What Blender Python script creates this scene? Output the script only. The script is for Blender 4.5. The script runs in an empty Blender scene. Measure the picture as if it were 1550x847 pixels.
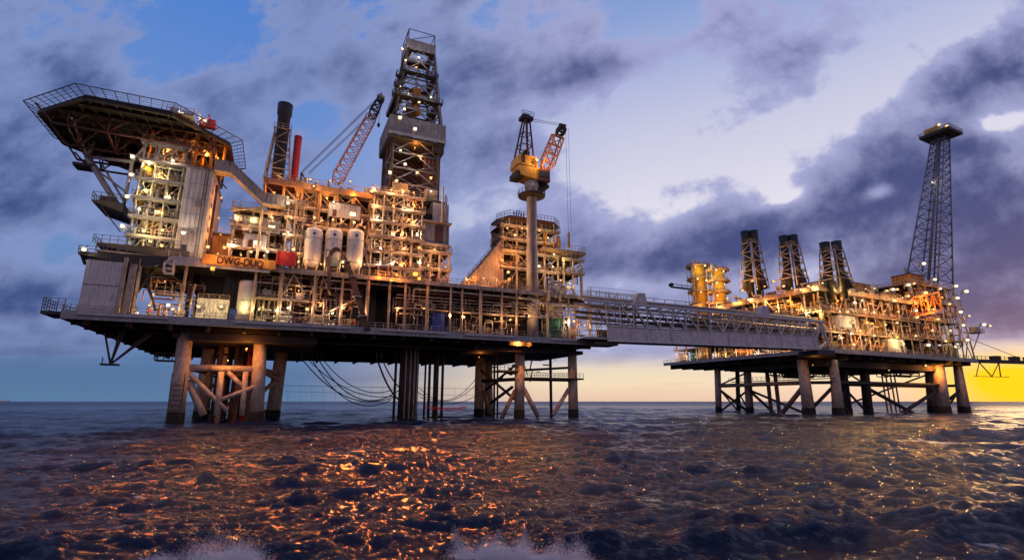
import bpy, math, random
import numpy as np
from math import sin, cos, pi, radians
from mathutils import Vector, Matrix

random.seed(7)
SC = bpy.context.scene
COL = SC.collection

# ------------------------------------------------------------------ camera
FPX, HZ, CAMH = 780.0, 607.0, 4.0
PITCH = math.atan((HZ - 423.5) / FPX)
CP, SP = cos(PITCH), sin(PITCH)
cam_d = bpy.data.cameras.new('camera')
cam = bpy.data.objects.new('camera', cam_d)
COL.objects.link(cam)
cam.location = (0, 0, CAMH)
cam.rotation_euler = (pi / 2 + PITCH, 0, 0)
cam_d.sensor_width = 36
cam_d.lens = 36 * FPX / 1550
cam_d.clip_start = 0.1
cam_d.clip_end = 60000
SC.camera = cam

def ray(u, v):
    return (u - 775, FPX * CP - (423.5 - v) * SP, FPX * SP + (423.5 - v) * CP)

def at_z(u, v, z):
    r = ray(u, v); t = (z - CAMH) / r[2]
    return Vector((r[0] * t, r[1] * t, z))

class Frame:
    """a platform's own axes: s along its long face, d inwards, z up"""
    def __init__(self, ox, oy, deg):
        self.o = (ox, oy); self.a = radians(deg)
        self.c, self.s_ = cos(self.a), sin(self.a)
    def w(self, s, d, z):
        return Vector((self.o[0] + s * self.c - d * self.s_, self.o[1] + s * self.s_ + d * self.c, z))
    def loc(self, p):
        x, y = p[0] - self.o[0], p[1] - self.o[1]
        return (x * self.c + y * self.s_, -x * self.s_ + y * self.c, p[2])
    def f(self, u, v, d):            # a sight line met with the plane d metres behind the long face
        r = ray(u, v); nx, ny = -self.s_, self.c
        t = (self.o[0] * nx + self.o[1] * ny + d) / (r[0] * nx + r[1] * ny)
        p = self.loc((r[0] * t, r[1] * t, r[2] * t + CAMH))
        return p[0], p[2]
    def g(self, u, v, s):            # the same with the end face, s metres in; gives d, z
        r = ray(u, v); nx, ny = self.c, self.s_
        t = (self.o[0] * nx + self.o[1] * ny + s) / (r[0] * nx + r[1] * ny)
        p = self.loc((r[0] * t, r[1] * t, r[2] * t + CAMH))
        return p[1], p[2]
    def p(self, u, v, d):
        s, z = self.f(u, v, d)
        return (s, d, z)
    def q(self, u, v, s):
        d, z = self.g(u, v, s)
        return (s, d, z)

P1 = Frame(-74.45, 84.29, 24.16)
P2 = Frame(90.0, 146.8, 27.0)
W = Frame(0, 0, 0)
DZ = 18.6

# ------------------------------------------------------------------ materials
def mat(name, col, rough=0.6, metal=0.0, var=0.35, rust=0.0, bump=0.15, scale=1.2, rustcol=(0.16, 0.06, 0.025)):
    m = bpy.data.materials.new(name); m.use_nodes = True
    n = m.node_tree.nodes; l = m.node_tree.links; n.clear()
    out = n.new('ShaderNodeOutputMaterial'); b = n.new('ShaderNodeBsdfPrincipled')
    l.new(b.outputs[0], out.inputs[0])
    tc = n.new('ShaderNodeTexCoord')
    mp = n.new('ShaderNodeMapping'); mp.inputs['Scale'].default_value = (scale, scale, scale * 0.45)
    l.new(tc.outputs['Object'], mp.inputs[0])
    no = n.new('ShaderNodeTexNoise'); no.inputs['Scale'].default_value = 1.0; no.inputs['Detail'].default_value = 5; no.inputs['Roughness'].default_value = 0.65
    l.new(mp.outputs[0], no.inputs['Vector'])
    cr = n.new('ShaderNodeValToRGB'); e = cr.color_ramp.elements
    e[0].position = 0.3; e[1].position = 0.7
    k0, k1 = 1 - var, 1 + var * 0.35
    e[0].color = (col[0] * k0, col[1] * k0, col[2] * k0, 1)
    e[1].color = (min(1, col[0] * k1), min(1, col[1] * k1), min(1, col[2] * k1), 1)
    l.new(no.outputs['Fac'], cr.inputs[0])
    src = cr.outputs[0]
    if rust > 0:
        n2 = n.new('ShaderNodeTexNoise'); n2.inputs['Scale'].default_value = 0.8; n2.inputs['Detail'].default_value = 8; n2.inputs['Roughness'].default_value = 0.72
        mp2 = n.new('ShaderNodeMapping'); mp2.inputs['Scale'].default_value = (2.2, 2.2, 0.7); mp2.inputs['Location'].default_value = (3, 7, 1)
        l.new(tc.outputs['Object'], mp2.inputs[0]); l.new(mp2.outputs[0], n2.inputs['Vector'])
        r2 = n.new('ShaderNodeValToRGB'); q = r2.color_ramp.elements
        q[0].position = 0.62 - rust * 0.25; q[1].position = 0.72 - rust * 0.2
        q[0].color = (0, 0, 0, 1); q[1].color = (1, 1, 1, 1)
        l.new(n2.outputs['Fac'], r2.inputs[0])
        mx = n.new('ShaderNodeMix'); mx.data_type = 'RGBA'
        l.new(r2.outputs[0], mx.inputs['Factor']); l.new(src, mx.inputs['A']); mx.inputs['B'].default_value = (*rustcol, 1)
        src = mx.outputs['Result']
    l.new(src, b.inputs['Base Color'])
    b.inputs['Roughness'].default_value = rough; b.inputs['Metallic'].default_value = metal
    if bump:
        bp = n.new('ShaderNodeBump'); bp.inputs['Strength'].default_value = bump; bp.inputs['Distance'].default_value = 0.05
        l.new(no.outputs['Fac'], bp.inputs['Height']); l.new(bp.outputs[0], b.inputs['Normal'])
    return m

def emat(name, col, st):
    m = bpy.data.materials.new(name); m.use_nodes = True
    n = m.node_tree.nodes; l = m.node_tree.links; n.clear()
    out = n.new('ShaderNodeOutputMaterial'); e = n.new('ShaderNodeEmission')
    e.inputs[0].default_value = (*col, 1); e.inputs[1].default_value = st
    l.new(e.outputs[0], out.inputs[0])
    return m

M = dict(
    cream=mat('cream_paint', (0.52, 0.41, 0.32), 0.5, rust=0.42, rustcol=(.2,.085,.035)),
    white=mat('white_paint', (0.74, 0.68, 0.64), 0.5, rust=0.08, var=0.2),
    clad=mat('white_cladding', (0.66, 0.60, 0.58), 0.55, rust=0.12, var=0.22),
    grey=mat('grey_paint', (0.33, 0.32, 0.33), 0.55, rust=0.2),
    lgrey=mat('light_grey_paint', (0.48, 0.46, 0.47), 0.55, rust=0.15),
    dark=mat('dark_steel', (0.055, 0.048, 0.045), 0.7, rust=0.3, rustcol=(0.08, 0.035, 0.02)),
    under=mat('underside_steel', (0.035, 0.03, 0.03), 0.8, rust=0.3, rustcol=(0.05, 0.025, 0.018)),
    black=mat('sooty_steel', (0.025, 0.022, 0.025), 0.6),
    net=mat('net_steel', (0.09, 0.09, 0.10), 0.6),
    blue_steel=mat('galvanised_steel', (0.20, 0.21, 0.28), 0.5, rust=0.1),
    peach=mat('weathered_orange_paint', (0.70, 0.38, 0.26), 0.5, rust=0.15),
    tan=mat('tan_cladding', (0.58, 0.42, 0.30), 0.55, rust=0.2),
    brg=mat('bridge_paint', (0.62, 0.58, 0.58), 0.5, rust=0.1),
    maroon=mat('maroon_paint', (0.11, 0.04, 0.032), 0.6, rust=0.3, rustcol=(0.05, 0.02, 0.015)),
    ochre=mat('ochre_paint', (0.36, 0.22, 0.12), 0.6, rust=0.35),
    rustp=mat('rusted_paint', (0.42, 0.27, 0.2), 0.65, rust=0.7, rustcol=(0.2, 0.08, 0.04)),
    legp=mat('leg_paint', (0.60, 0.50, 0.43), 0.65, rust=0.45, rustcol=(0.36, 0.19, 0.11)),
    growth=mat('marine_growth', (0.012, 0.012, 0.012), 0.9, bump=0.8, scale=3),
    yellow=mat('yellow_paint', (0.72, 0.42, 0.04), 0.5, rust=0.15),
    orange=mat('orange_paint', (0.62, 0.24, 0.03), 0.5, rust=0.2),
    red=mat('red_paint', (0.68, 0.03, 0.03), 0.5, rust=0.05),
    signo=mat('sign_orange', (0.8, 0.38, 0.06), 0.5, rust=0.1),
    pink=mat('faded_red_paint', (0.74, 0.40, 0.42), 0.5, rust=0.05),
    blue=mat('blue_paint', (0.02, 0.05, 0.3), 0.5, rust=0.05),
    green=mat('green_paint', (0.015, 0.15, 0.07), 0.5, rust=0.05),
    pipe=mat('pipe_cladding', (0.6, 0.55, 0.48), 0.35, metal=0.4, rust=0.1),
    rubber=mat('black_rubber', (0.015, 0.015, 0.017), 0.5),
    hose=mat('hose_rubber', (0.16, 0.05, 0.05), 0.5),
    glass=mat('dark_glass', (0.03, 0.04, 0.05), 0.12, var=0.1, bump=0),
    text=mat('sign_lettering', (0.08, 0.015, 0.01), 0.6, var=0.1),
)
EM = dict(
    white=emat('lamp_white', (1.0, 0.80, 0.50), 2.6),
    warm=emat('lamp_warm', (1.0, 0.58, 0.22), 2.0),
    green=emat('lamp_yellow', (1.0, 0.76, 0.30), 1.9),
    sodium=emat('lamp_sodium', (1.0, 0.36, 0.05), 2.6),
    pane=emat('lit_pane', (1.0, 0.75, 0.4), 2.5),
)
LC = dict(white=(1.0, 0.76, 0.48), warm=(1.0, 0.50, 0.18), green=(1.0, 0.72, 0.24), sodium=(1.0, 0.33, 0.05))

# ------------------------------------------------------------------ mesh builder
class MB:
    def __init__(self): self.v = []; self.f = []; self.sm = []
    def quad(self, pts, smooth=False):
        b = len(self.v); self.v += [tuple(p) for p in pts]; self.f.append(tuple(range(b, b + len(pts)))); self.sm.append(smooth)
        return self
    def box(self, x0, x1, y0, y1, z0, z1):
        b = len(self.v)
        self.v += [(x0, y0, z0), (x1, y0, z0), (x1, y1, z0), (x0, y1, z0), (x0, y0, z1), (x1, y0, z1), (x1, y1, z1), (x0, y1, z1)]
        for q in ((0, 3, 2, 1), (4, 5, 6, 7), (0, 1, 5, 4), (1, 2, 6, 5), (2, 3, 7, 6), (3, 0, 4, 7)):
            self.f.append(tuple(b + i for i in q)); self.sm.append(False)
        return self
    def tube(self, p, q, r, n=6, r2=None, cap=True):
        p, q = Vector(p), Vector(q); a = q - p
        if a.length < 1e-6: return self
        a.normalize(); u = a.orthogonal().normalized() if abs(a.z) > .99 else a.cross(Vector((0, 0, 1))).normalized()
        w = a.cross(u); r2 = r if r2 is None else r2; b = len(self.v); o = pi / 4 if n == 4 else 0
        for c, rr in ((p, r), (q, r2)):
            for i in range(n):
                t = 2 * pi * i / n + o; k = c + u * (cos(t) * rr) + w * (sin(t) * rr); self.v.append(tuple(k))
        for i in range(n):
            j = (i + 1) % n; self.f.append((b + i, b + j, b + n + j, b + n + i)); self.sm.append(n > 4)
        if cap:
            self.f.append(tuple(b + i for i in reversed(range(n)))); self.f.append(tuple(b + n + i for i in range(n))); self.sm += [False, False]
        return self
    def bar(self, p, q, w): return self.tube(p, q, w * 0.707, 4)
    def path(self, pts, r, n=6):
        """one swept tube through the points"""
        pts = [Vector(p) for p in pts]; b = len(self.v); up = None
        for k, c in enumerate(pts):
            a = (pts[min(k + 1, len(pts) - 1)] - pts[max(k - 1, 0)]).normalized()
            if up is None: up = a.orthogonal().normalized()
            up = (up - a * up.dot(a)).normalized(); w = a.cross(up)
            for i in range(n):
                t = 2 * pi * i / n; self.v.append(tuple(c + up * (cos(t) * r) + w * (sin(t) * r)))
        for k in range(len(pts) - 1):
            for i in range(n):
                j = (i + 1) % n; o = b + k * n
                self.f.append((o + i, o + j, o + n + j, o + n + i)); self.sm.append(True)
        o = b + (len(pts) - 1) * n
        self.f.append(tuple(b + i for i in reversed(range(n)))); self.f.append(tuple(o + i for i in range(n))); self.sm += [False, False]
        return self
    def bend(self, pts, r, n=6, br=None):
        """pipe with rounded corners"""
        br = br or r * 2.2; P = [Vector(p) for p in pts]; out = [P[0]]
        for k in range(1, len(P) - 1):
            a = (P[k - 1] - P[k]); c = (P[k + 1] - P[k]); m = min(br, a.length * .45, c.length * .45)
            a.normalize(); c.normalize(); A, C = P[k] + a * m, P[k] + c * m
            for t in (0, .33, .67, 1): out.append(A * (1 - t) ** 2 + P[k] * 2 * t * (1 - t) + C * t * t)
        out.append(P[-1]); return self.path(out, r, n)
    def lathe(self, prof, c=(0, 0, 0), n=16, axis='z'):
        b = len(self.v)
        for r, h in prof:
            for i in range(n):
                t = 2 * pi * i / n; x, y = r * cos(t), r * sin(t)
                self.v.append((c[0] + x, c[1] + y, c[2] + h) if axis == 'z' else (c[0] + h, c[1] + x, c[2] + y))
        for k in range(len(prof) - 1):
            for i in range(n):
                j = (i + 1) % n; o = b + k * n; q = (o + i, o + j, o + n + j, o + n + i)
                self.f.append(q if axis == 'z' else q[::-1]); self.sm.append(True)
        e = b + (len(prof) - 1) * n
        self.f.append(tuple(b + i for i in reversed(range(n)))); self.f.append(tuple(e + i for i in range(n))); self.sm += [False, False]
        return self
    def prism(self, poly, z0, z1):
        n = len(poly); b = len(self.v)
        self.v += [(x, y, z0) for x, y in poly] + [(x, y, z1) for x, y in poly]
        self.f.append(tuple(b + i for i in reversed(range(n)))); self.f.append(tuple(b + n + i for i in range(n))); self.sm += [False, False]
        for i in range(n):
            j = (i + 1) % n; self.f.append((b + i, b + j, b + n + j, b + n + i)); self.sm.append(False)
        return self
    def side_prism(self, poly, y0, y1):
        """polygon in s,z pushed along d"""
        n = len(poly); b = len(self.v)
        self.v += [(x, y0, z) for x, z in poly] + [(x, y1, z) for x, z in poly]
        self.f.append(tuple(b + i for i in range(n))); self.f.append(tuple(b + n + i for i in reversed(range(n)))); self.sm += [False, False]
        for i in range(n):
            j = (i + 1) % n; self.f.append((b + j, b + i, b + n + i, b + n + j)); self.sm.append(False)
        return self
    def corrug(self, a, c, z0, z1, pitch=0.55, dep=0.09):
        """ribbed sheet between two plan points, ribs towards the outside (to the right-hand side of a->c)"""
        a, c = Vector((a[0], a[1])), Vector((c[0], c[1])); L = (c - a).length; t = (c - a) / L; nr = Vector((t.y, -t.x))
        n = max(2, int(L / pitch)); pts = []
        for i in range(n):
            for fr, o in ((0, 0), (.42, 0), (.5, dep), (.92, dep)):
                p = a + t * (L * (i + fr) / n) + nr * o; pts.append(p)
        pts.append(c)
        for i in range(len(pts) - 1):
            p, q = pts[i], pts[i + 1]
            self.quad([(p.x, p.y, z0), (q.x, q.y, z0), (q.x, q.y, z1), (p.x, p.y, z1)])
        return self
    def rail(self, pts, h=1.15, sp=1.6, r=0.045, mid=2, closed=False):
        pts = [Vector(p) for p in pts]
        if closed: pts.append(pts[0])
        for a, c in zip(pts, pts[1:]):
            L = (c - a).length
            if L < .05: continue
            k = max(1, round(L / sp))
            for i in range(k + 1):
                q = a.lerp(c, i / k); self.bar(q, q + Vector((0, 0, h)), r * 2)
            for j in range(mid):
                o = Vector((0, 0, h * (j + 1) / mid)); self.bar(a + o, c + o, r * 1.7)
        return self
    def truss(self, a, c, a2, c2, n, r, style='x', vert=True, ends=True, rb=None):
        """lattice panel between chord a-c and chord a2-c2 (chords not drawn)"""
        a, c, a2, c2 = map(Vector, (a, c, a2, c2)); rb = rb or r
        for i in range(n + 1):
            p, q = a.lerp(c, i / n), a2.lerp(c2, i / n)
            if vert and (ends or 0 < i < n): self.tube(p, q, r, 5, cap=False)
            if i < n:
                p1, q1 = a.lerp(c, (i + 1) / n), a2.lerp(c2, (i + 1) / n)
                if style == 'x': self.tube(p, q1, rb, 5, cap=False); self.tube(q, p1, rb, 5, cap=False)
                elif style == '/': self.tube(p, q1, rb, 5, cap=False)
                elif style == '\\': self.tube(q, p1, rb, 5, cap=False)
                elif style == 'w':
                    if i % 2 == 0: self.tube(p, q1, rb, 5, cap=False)
                    else: self.tube(q, p1, rb, 5, cap=False)
        return self
    def stair(self, a, c, w=0.9):
        """flight from a to c, width along y"""
        a, c = Vector(a), Vector(c); o = Vector((0, w, 0))
        self.bar(a, c, .18); self.bar(a + o, c + o, .18)
        for k in (0, w):
            q = Vector((0, k, 1.0)); self.bar(a + q, c + q, .07)
        n = max(3, int(abs(c.z - a.z) / .3))
        for i in range(n + 1):
            p = a.lerp(c, i / n); self.box(p.x - .13, p.x + .13, p.y, p.y + w, p.z, p.z + .04)
            if i % 4 == 0: self.bar(p, p + Vector((0, 0, 1)), .06)
        return self

def mesh_obj(name, mb, m, off=(0, 0, 0)):
    me = bpy.data.meshes.new(name)
    ox, oy, oz = off
    me.from_pydata([(x - ox, y - oy, z - oz) for x, y, z in mb.v], [], mb.f)
    me.polygons.foreach_set('use_smooth', mb.sm)
    me.materials.append(m); me.update()
    o = bpy.data.objects.new(name, me); COL.objects.link(o)
    return o

ALL_LABELS = {}
class Thing:
    """an Empty at the thing's base which parents its parts; part geometry is written in the frame's s,d,z"""
    def __init__(self, fr, name, label, cat, o, group=None, kind=None, local=False):
        e = bpy.data.objects.new(name, None); COL.objects.link(e)
        e.empty_display_size = .5
        e.location = fr.w(*o); e.rotation_euler = (0, 0, fr.a)
        e['label'] = label; e['category'] = cat
        if group: e['group'] = group
        if kind: e['kind'] = kind
        self.e = e; self.o = (0, 0, 0) if local else o; self.fr = fr
    def part(self, name, mb, m, under=None, label=None):
        o = mesh_obj(name, mb, M[m] if isinstance(m, str) else m, self.o)
        o.parent = under or self.e
        if label: o['label'] = label
        return o

def split(mb):
    par = list(range(len(mb.v)))
    def fd(x):
        while par[x] != x: par[x] = par[par[x]]; x = par[x]
        return x
    for f in mb.f:
        for a in f[1:]: par[fd(a)] = fd(f[0])
    gr = {}
    for f, s in zip(mb.f, mb.sm): gr.setdefault(fd(f[0]), []).append((f, s))
    for fs in gr.values():
        m = MB(); ix = {}
        for f, s in fs:
            for a in f:
                if a not in ix: ix[a] = len(m.v); m.v.append(mb.v[a])
            m.f.append(tuple(ix[a] for a in f)); m.sm.append(s)
        yield m
def parts(t, name, mb, m, under=None):
    for q in split(mb): t.part(name, q, m, under)

def clone(src, loc, rz, label, group=None, sc=None):
    def rec(o, par):
        c = o.copy(); COL.objects.link(c); c.parent = par
        for ch in o.children: rec(ch, c)
        return c
    r = src.copy(); COL.objects.link(r); r.location = loc; r.rotation_euler = (0, 0, rz)
    if sc: r.scale = (sc, sc, sc) if not hasattr(sc, '__len__') else sc
    r['label'] = label
    if group: r['group'] = group
    for ch in src.children: rec(ch, r)
    return r

ORD = 'first second third fourth fifth sixth seventh eighth ninth tenth eleventh twelfth thirteenth fourteenth fifteenth sixteenth seventeenth eighteenth nineteenth twentieth'.split()
def ordn(i):
    if i < 20: return ORD[i]
    t, u = divmod(i + 1, 10); w = {2: 'twenty', 3: 'thirty', 4: 'forty', 5: 'fifty'}[t]
    return w + '-' + ORD[u - 1] if u else {2: 'twentieth', 3: 'thirtieth', 4: 'fortieth', 5: 'fiftieth'}[t]

# ------------------------------------------------------------------ lamps
class LampKit:
    def __init__(self): self.src = {}; self.data = {}
    def light(self, c, p, r):
        k = (c, round(p), r)
        if k not in self.data:
            d = bpy.data.lights.new('lamp_glow', 'POINT'); d.color = LC[c]; d.energy = p; d.shadow_soft_size = r
            self.data[k] = d
        return self.data[k]
    def put(self, fr, s, d, z, c, power, label, group, size=1.0):
        size = max(.38, size * random.Random(label).uniform(.5, 1.15) - .05) if size < 1.25 else size * .8
        loc = fr.w(s, d, z)
        if c not in self.src:
            t = Thing(W, 'floodlight', label, 'floodlight', tuple(loc), group, local=True)
            mb = MB().box(-.32, .32, -.02, .32, -.26, .26).box(-.38, .38, -.24, -.02, .26, .33)
            h = t.part('housing', mb, 'grey')
            ln = mesh_obj('lens', MB().lathe([(.02, -.25), (.18, -.22), (.27, -.13), (.3, 0), (.27, .1), (.18, .17), (.02, .2)], (0, -.3, 0), 8), EM[c]); ln.parent = t.e
            t.part('bracket', MB().bar((0, .3, 0), (0, .55, -.1), .1).bar((0, .55, -.1), (0, .55, -.7), .1), 'grey')
            t.e.scale = (size,) * 3
            self.src[c] = t.e; e = t.e; e.rotation_euler = (0, 0, fr.a)
        else:
            src = self.src[c]
            e = src.copy(); COL.objects.link(e); e.location = loc; e.rotation_euler = (0, 0, fr.a); e.scale = (size,) * 3
            e['label'] = label; e['group'] = group
            for ch in src.children:
                if ch.type == 'LIGHT': continue
                k = ch.copy(); COL.objects.link(k); k.parent = e
        lo = bpy.data.objects.new('lamp_glow', self.light(c, power, 0.07)); COL.objects.link(lo)
        lo.parent = e; lo.location = (0, -.85 / size, 0)
        return e
LK = LampKit()

def lamps(fr, pts, zone, order='from the left', group='lit floodlights on the platforms', noun='lit floodlight'):
    """pts: (u, v, d, colour, power[, size])"""
    for i, p in enumerate(pts):
        u, v, d, c, pw = p[:5]; sz = p[5] if len(p) > 5 else 1.0
        s, z = fr.f(u, v, d)
        lab = f'{noun} {zone}' + (f', {ordn(i)} {order}' if len(pts) > 1 else '')
        LK.put(fr, s, d, z, c, pw, lab, group, sz)
# ================================================================== PLATFORM ONE
def S(u, d, v=440): return P1.f(u, v, d)[0]
def Z(u, v, d): return P1.f(u, v, d)[1]
UD = 29.6                                   # upper deck level
T = Thing(P1, 'platform_topsides', 'long two-level steel topsides of the big drilling platform on the near jackets', 'oil platform', (0, 0, DZ))
LEN, DEP = 105.0, 80.0
# lower (cellar) deck
mb = MB().box(0, LEN, 0, DEP, DZ - .5, DZ)
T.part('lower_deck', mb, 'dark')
mb = MB()
mb.box(0, LEN, -.25, .15, DZ - 1.3, DZ + .1).box(-.25, .15, .15, DEP, DZ - 1.3, DZ + .1).box(LEN - .15, LEN + .25, .15, DEP, DZ - 1.3, DZ + .1)
T.part('edge_girder', mb, 'grey')
mb = MB()
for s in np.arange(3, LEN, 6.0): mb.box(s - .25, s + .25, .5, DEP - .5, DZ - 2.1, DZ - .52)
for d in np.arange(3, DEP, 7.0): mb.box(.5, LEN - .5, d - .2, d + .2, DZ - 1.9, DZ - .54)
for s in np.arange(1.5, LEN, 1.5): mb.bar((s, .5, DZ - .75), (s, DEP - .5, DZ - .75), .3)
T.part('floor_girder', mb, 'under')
mb = MB()                                    # pipework slung below the floor
for k in range(16):
    d = random.uniform(4, 60); z = DZ - random.uniform(2.2, 3.0); a = random.uniform(3, 50); b = a + random.uniform(15, 50)
    mb.bend([(a, d, DZ - .5), (a, d, z), (min(b, 103), d, z), (min(b, 103), d, DZ - .5)], random.uniform(.12, .3))
parts(T, 'hung_pipe', mb, 'dark')
# deep box girders under the middle, between the jackets
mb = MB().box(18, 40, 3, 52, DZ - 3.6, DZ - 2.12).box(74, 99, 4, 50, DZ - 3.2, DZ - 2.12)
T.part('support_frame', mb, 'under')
# light kerb pieces on the edge
mb = MB()
for a, b in ((2, 15), (25.5, 38), (38.5, 46), (52, 66), (70, 82), (91.6, 104.6)):
    mb.box(a, b, -.62, -.26, DZ - .55, DZ - .2)
parts(T, 'edge_walkway', mb, 'lgrey')
mb = MB().rail([(0, -.1, DZ), (LEN, -.1, DZ)], sp=1.7).rail([(-.1, 0, DZ), (-.1, 40, DZ)])
mb.rail([(LEN, .3, DZ), (LEN, 40, DZ)])
T.part('lower_handrail', mb, 'cream')
# upper deck
mb = MB().box(13.5, 104, 1.0, 60, UD - .5, UD)
T.part('upper_deck', mb, 'dark')
mb = MB().box(13.3, 46, .7, .98, UD - .9, UD + .15).box(46.02, 104.2, .7, .98, UD - .75, UD + .1)
T.part('upper_edge_girder', mb, 'cream')
mb = MB()
for s in np.arange(16, 104, 4.4): mb.box(s - .15, s + .15, 1.0, 40, UD - 1.1, UD - .52)
for d in (4, 8, 14, 20): mb.box(13.6, 103.8, d - .15, d + .15, UD - 1.2, UD - .54)
T.part('upper_floor_girder', mb, 'dark')
mb = MB().rail([(13.3, .85, UD + .1), (36, .85, UD + .1)]).rail([(46, .85, UD + .1), (104, .85, UD + .1)]).rail([(104, .9, UD + .1), (104, 30, UD + .1)])
T.part('upper_handrail', mb, 'cream')
# columns of the lower storey
cols = [S(u, 1.2) for u in (205, 277, 385, 425, 476, 518, 557, 590, 614, 648, 683, 700, 728, 760, 782)] + [91.6, 97.5, 103.5]
for i, s in enumerate(cols):
    mb = MB().bar((s, 1.3, DZ), (s, 1.3, UD - .8), .55 if i % 3 == 0 else .38)
    T.part('column', mb, 'cream')
for s in np.arange(16, 104, 8.8):
    for d in (10, 22):
        T.part('column', MB().bar((s, d, DZ), (s, d, UD - 1), .6), 'maroon')
# diagonal braces of the lower storey
for u0, v0, u1, v1 in ((428, 445, 445, 415), (445, 415, 462, 445), (470, 445, 486, 412), (486, 412, 500, 446), (500, 470, 540, 452), (783, 452, 800, 432), (285, 470, 296, 430)):
    a, b = P1.p(u0, v0, 1.5), P1.p(u1, v1, 1.5)
    T.part('diagonal_brace', MB().tube(a, b, .18, 6), 'cream')
# mezzanine walkway 
MZ = 23.7
mb = MB().box(S(600, 1.6), 92, 1.6, 3.2, MZ - .25, MZ).box(S(388, 1.6), S(470, 1.6), 1.6, 4, MZ - .25, MZ)
T.part('mezzanine_walkway', mb, 'cream')
mb = MB().rail([(S(600, 1.6), 1.65, MZ), (92, 1.65, MZ)], sp=2.2).rail([(S(388, 1.6), 1.65, MZ), (S(470, 1.6), 1.65, MZ)])
for k in (1.9, 2.6): mb.bar((S(600, 1.7), 1.7, MZ + k), (92, 1.7, MZ + k), .14)
T.part('mezzanine_handrail', mb, 'cream')
# dark bulkheads behind the lower storey
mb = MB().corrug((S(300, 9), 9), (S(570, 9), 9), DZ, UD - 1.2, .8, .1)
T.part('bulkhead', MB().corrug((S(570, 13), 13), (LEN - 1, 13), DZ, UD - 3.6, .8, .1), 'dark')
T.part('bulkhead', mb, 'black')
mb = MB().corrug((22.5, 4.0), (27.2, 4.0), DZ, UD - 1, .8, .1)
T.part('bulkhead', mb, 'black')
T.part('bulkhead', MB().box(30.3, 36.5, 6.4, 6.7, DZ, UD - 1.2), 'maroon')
# left end: platforms that stick out
mb = MB().box(-3.2, 0, 1, 7, DZ - .5, DZ + .02)
T.part('end_landing', mb, 'dark')
mb = MB().rail([(-.2, 1, DZ), (-3.1, 1, DZ), (-3.1, 7, DZ), (-.2, 7, DZ)], h=2.2, sp=1, mid=4)
T.part('end_landing_rail', mb, 'net')
zA, zB = Z(140, 366, 1), Z(125, 386, 1)
mb = MB().side_prism([(S(118, 1, 380), zB + .2), (S(118, 1, 380), zB + .6), (13.5, zB + 1.2), (13.5, zB - 1.1), (8, zB - .9)], 1, 26)
mb.side_prism([(S(140, 1, 366), zA), (S(140, 1, 366), zA + .5), (15, zA + .9), (15, zA - 1.2), (9, zA - .7)], 3, 24)
T.part('upper_left_deck', mb, 'dark')
mb = MB().rail([(S(118, 1, 380), 12, zB + .6), (S(118, 1, 380), 1.1, zB + .6), (7, 1.1, zB + .9)], sp=1.2).rail([(S(140, 3, 366), 14, zA + .5), (S(140, 3, 366), 3.1, zA + .5), (14.5, 3.1, zA + .8)], h=1.5, sp=1.2)
T.part('upper_left_rail', mb, 'net')
mb = MB()
for a, b in (((123, 383), (129, 400)), ((205, 470), (188, 400)), ((188, 470), (236, 402)), ((236, 470), (214, 402))):
    mb.tube(P1.p(*a, 2.5), P1.p(*b, 2.5), .28, 6)
parts(T, 'end_brace', mb, 'dark')
mb = MB()                                  # tangle of beams under the quarters
for k in range(40):
    a = (random.uniform(5, 15), random.uniform(2, 20), random.uniform(27.0, 29.8)); b = (a[0] + random.uniform(-4, 4), a[1] + random.uniform(-3, 3), a[2] + random.uniform(-2.2, .2))
    mb.bar(a, b, random.uniform(.15, .35))
T.part('understructure', mb, 'dark')

# ---- white cladded room at the end
t = Thing(P1, 'clad_room', 'tall windowless room of ribbed white cladding at the end of the lower deck', 'cladded room', (2, .2, DZ))
s0, s1 = S(117, .3, 470), S(173, .3, 473)
zt = Z(150, 394, .3)
t.part('front_wall', MB().corrug((s0, .35), (s1, .35), DZ + .02, zt, .52, .07), 'clad')
t.part('end_wall', MB().corrug((s0, 9), (s0, .35), DZ + .02, zt, .52, .07), 'clad')
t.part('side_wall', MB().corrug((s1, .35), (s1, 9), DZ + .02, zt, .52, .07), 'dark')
t.part('roof', MB().box(s0, s1, .3, 9, zt, zt + .25), 'dark')
t.part('joint_strip', MB().box(s0 + .05, s1 - .05, .2, .27, 23.4, 23.55), 'grey')
t.part('corner_post', MB().box(s1 + .05, s1 + .6, .2, .8, DZ, zt + 1).box(s1 + 1.0, s1 + 2.0, .5, .9, DZ, zt), 'cream')

# ---- hanging tripod under the left end
t = Thing(P1, 'hanging_tripod', 'small dark strut tripod hanging below the left end of the deck', 'hanging frame', (4, 4, 12))
apex = P1.p(167, 551, 3)
mb = MB()
for q in ((150, 500), (178, 505), (184, 507), (236, 518), (228, 518)):
    s, z = P1.f(*q, 3); mb.tube(apex, (s, 5, DZ - 1.5), .17, 6)
t.part('strut', mb, 'dark')
t.part('foot_plate', MB().box(apex[0] - 1.3, apex[0] + 1.2, apex[1] - .8, apex[1] + .8, apex[2] - .2, apex[2] + .1).bar((apex[0] - 1.2, 3, apex[2]), (apex[0] - 1.2, 3, apex[2] + 1.2), .12), 'dark')

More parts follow.
